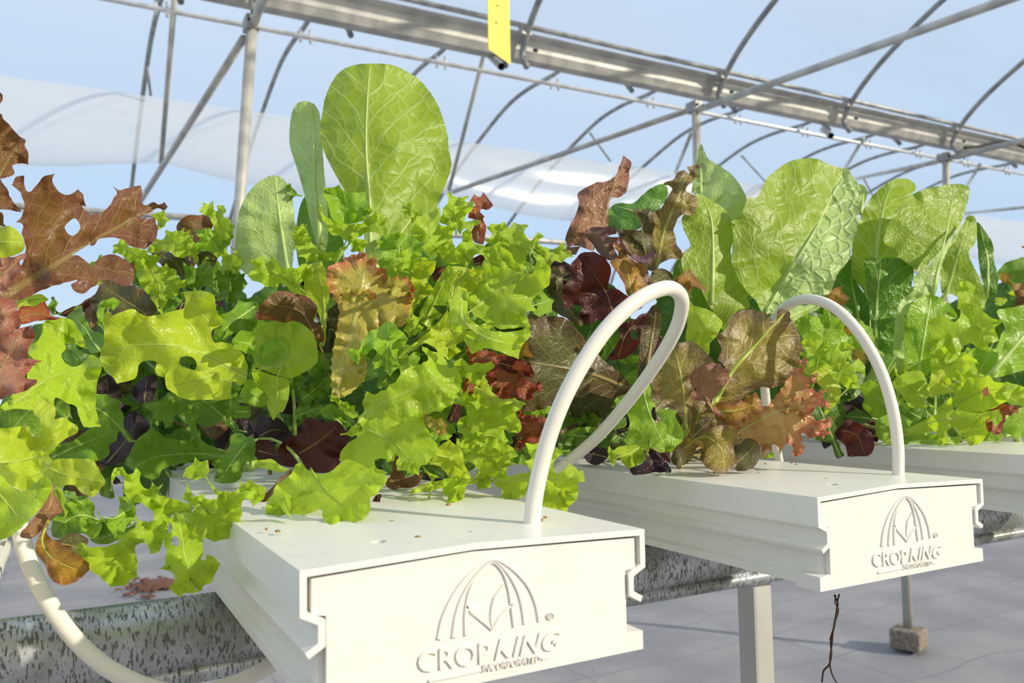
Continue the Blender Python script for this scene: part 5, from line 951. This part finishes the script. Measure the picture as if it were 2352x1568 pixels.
leaf(p, 'romP', 'G', '520,100 545,120 550,150 530,220 515,260 510,200', None, (.72, .72), 'rom')
fill(p, 10, (1940, 640, 2150, 960), (.70, .80), ['romD', 'deep', 'romD'], ['rom'], (180, 300), (-25, 25))
p = Plant('green_frilled_lettuce', 'bright frilled lettuce at the right, in front of the paired romaine', 'lettuce', R3(.17, -.565), 'mixed lettuces')
def f(mm, O, r, d, st='frill', **k): return leaf(p, mm, 'G', O, r, d, st, **k)
f('lime', '870,820 900,810 960,800 1020,830 1050,780 1030,720 1045,620 1080,610 1130,640 1115,680 1150,720 1160,760 1200,800 1280,825 1230,860 1255,930 1200,940 1200,990 1130,960 1100,940 1060,960 1040,1000 980,980 910,970 870,930 890,880', '1060,970 1040,860 1070,650', (.60, .60), ruf=.005)
f('lime', '890,1000 960,960 1030,1010 1100,1000 1140,1050 1090,1080 1060,1130 1000,1140 940,1160 880,1190 890,1100', '900,1160 980,1060 1110,1030', (.59, .59))
f('lime', '690,1140 760,1095 840,1090 870,1150 900,1210 860,1240 870,1280 780,1280 740,1220 700,1180', '860,1260 770,1130', (.585, .58), 'round')
f('green', '500,1180 560,1130 620,1160 690,1180 700,1230 680,1320 600,1340 560,1310 530,1280 540,1220', '670,1300 560,1180', (.60, .595), 'oak')
f('lime', '750,1400 850,1350 940,1300 870,1260 920,1290 960,1260 1000,1225 1010,1290 1060,1300 1150,1310 1250,1290 1270,1340 1240,1380 1180,1340 1190,1420 1150,1470 1100,1485 1070,1450 1020,1390 980,1400 980,1470 930,1485 920,1410 840,1420 760,1430', '750,1420 930,1350 1220,1320', (.58, .565, .56), 'oak')
f('green', '595,1400 610,1340 680,1320 740,1320 790,1360 760,1400 790,1440 760,1480 660,1475 610,1440', '760,1440 640,1380', (.59, .58), 'oak')
f('lime', '1020,1200 1060,1140 1110,1050 1140,1080 1140,1120 1200,1120 1250,1150 1330,1160 1300,1240 1250,1270 1180,1300 1050,1300 1010,1260', '1030,1260 1150,1200 1300,1180', (.575, .57), ruf=.005)
f('limeY', '870,1190 900,1090 960,1080 1000,1150 1080,1130 1040,1200 960,1210 900,1230', None, (.58, .578))
f('green', '740,1460 800,1420 920,1420 1000,1440 1060,1430 1040,1480 900,1480', None, (.59, .585), 'oak')
f('mid', '700,1240 780,1280 850,1290 840,1340 760,1390 700,1330', None, (.61, .61), 'oak')
f('green', '1130,960 1200,990 1240,960 1270,880 1290,920 1240,1050 1200,1110 1130,1080', '1150,1090 1230,920', (.62, .63), 'round')
fill(p, 10, (2040, 830, 2330, 1000), (.62, .70), ['lime', 'green', 'mid'], ['frill', 'curl'], (80, 150), (-80, 80))
p = Plant('dark_red_lettuce', 'dark red leaf drooping over the front edge of the third channel', 'lettuce', R3(.19, -.52), 'mixed lettuces')
leaf(p, 'dkred', 'G', '380,1420 440,1350 500,1360 560,1400 590,1460 580,1520 540,1540 450,1540 440,1490 400,1450', '420,1400 500,1430 540,1530', (.575, .56), 'oak')
leaf(p, 'purple', 'G', '260,1400 320,1340 420,1330 460,1370 400,1440 330,1500 300,1440', None, (.60, .60), 'round')
leaf(p, 'deep', 'G', '440,1330 500,1290 560,1320 580,1340 520,1370', None, (.60, .60), 'round')
leaf(p, 'purple', 'G', '380,1250 460,1200 540,1240 520,1300 420,1320', None, (.62, .62), 'round')
fill(p, 6, (1880, 900, 2000, 990), (.62, .70), ['purple', 'deep', 'dkred'], ['round', 'oak'], (80, 140), (-60, 60))
p = Plant('pale_green_lettuce', 'smooth pale green leaf with a strong midrib at the right edge', 'lettuce', R3(.16, -.625), 'mixed lettuces')
leaf(p, 'green', 'G', '1200,1120 1240,1050 1290,900 1270,830 1240,770 1330,750 1400,735 1500,720 1520,1000 1450,1060 1330,1100 1250,1120', '1205,1110 1384,900 1480,780', (.60, .61), 'rom', ribr=.0022, teeth=2)
leaf(p, 'redfr', 'G', '1150,1350 1250,1260 1360,1280 1350,1310 1290,1330 1260,1430 1170,1390', '1170,1370 1340,1290', (.62, .62), 'lollo')
leaf(p, 'lime', 'G', '1200,1180 1300,1150 1400,1180 1420,1300 1320,1260 1240,1260', None, (.60, .60), 'frill')
leaf(p, 'green', 'G', '1280,1400 1320,1310 1420,1280 1450,1420 1360,1440', None, (.63, .63), 'round')
leaf(p, 'redfr', 'G', '1165,1190 1190,1170 1200,1210 1175,1225', None, (.56, .56), 'oak')
# --- rows further right
p = Plant('far_brown_lettuce', 'brown and green lettuce on the farther channel at the right edge', 'lettuce', R3(.22, -.82), 'mixed lettuces')
leaf(p, 'mid', 'G', '1240,580 1280,520 1330,500 1400,485 1480,520 1480,640 1300,625', '1400,620 1380,500', (.84, .85), 'round')
leaf(p, 'orange', 'G', '1260,570 1310,575 1310,620 1384,625 1450,640 1440,700 1350,690 1270,690 1265,620', '1420,680 1280,590', (.82, .82), 'oak')
leaf(p, 'brown', 'G', '1230,740 1290,690 1380,650 1450,700 1450,760 1330,745 1250,760', None, (.82, .82), 'oak')
leaf(p, 'lime', 'G', '1225,735 1240,700 1290,690 1330,660 1333,700 1270,735', None, (.80, .80), 'frill')
fill(p, 8, (2290, 640, 2440, 900), (.84, .95), ['green', 'mid', 'brown', 'lime'], ['round', 'frill'], (100, 180), (-50, 50))
# --- dense leaf mass further down each channel, seen only through gaps
p = Plant('back_row_lettuce', 'shaded green and red lettuce mass further along the nearest channel', 'lettuce', R3(.75, -.06), 'mixed lettuces')
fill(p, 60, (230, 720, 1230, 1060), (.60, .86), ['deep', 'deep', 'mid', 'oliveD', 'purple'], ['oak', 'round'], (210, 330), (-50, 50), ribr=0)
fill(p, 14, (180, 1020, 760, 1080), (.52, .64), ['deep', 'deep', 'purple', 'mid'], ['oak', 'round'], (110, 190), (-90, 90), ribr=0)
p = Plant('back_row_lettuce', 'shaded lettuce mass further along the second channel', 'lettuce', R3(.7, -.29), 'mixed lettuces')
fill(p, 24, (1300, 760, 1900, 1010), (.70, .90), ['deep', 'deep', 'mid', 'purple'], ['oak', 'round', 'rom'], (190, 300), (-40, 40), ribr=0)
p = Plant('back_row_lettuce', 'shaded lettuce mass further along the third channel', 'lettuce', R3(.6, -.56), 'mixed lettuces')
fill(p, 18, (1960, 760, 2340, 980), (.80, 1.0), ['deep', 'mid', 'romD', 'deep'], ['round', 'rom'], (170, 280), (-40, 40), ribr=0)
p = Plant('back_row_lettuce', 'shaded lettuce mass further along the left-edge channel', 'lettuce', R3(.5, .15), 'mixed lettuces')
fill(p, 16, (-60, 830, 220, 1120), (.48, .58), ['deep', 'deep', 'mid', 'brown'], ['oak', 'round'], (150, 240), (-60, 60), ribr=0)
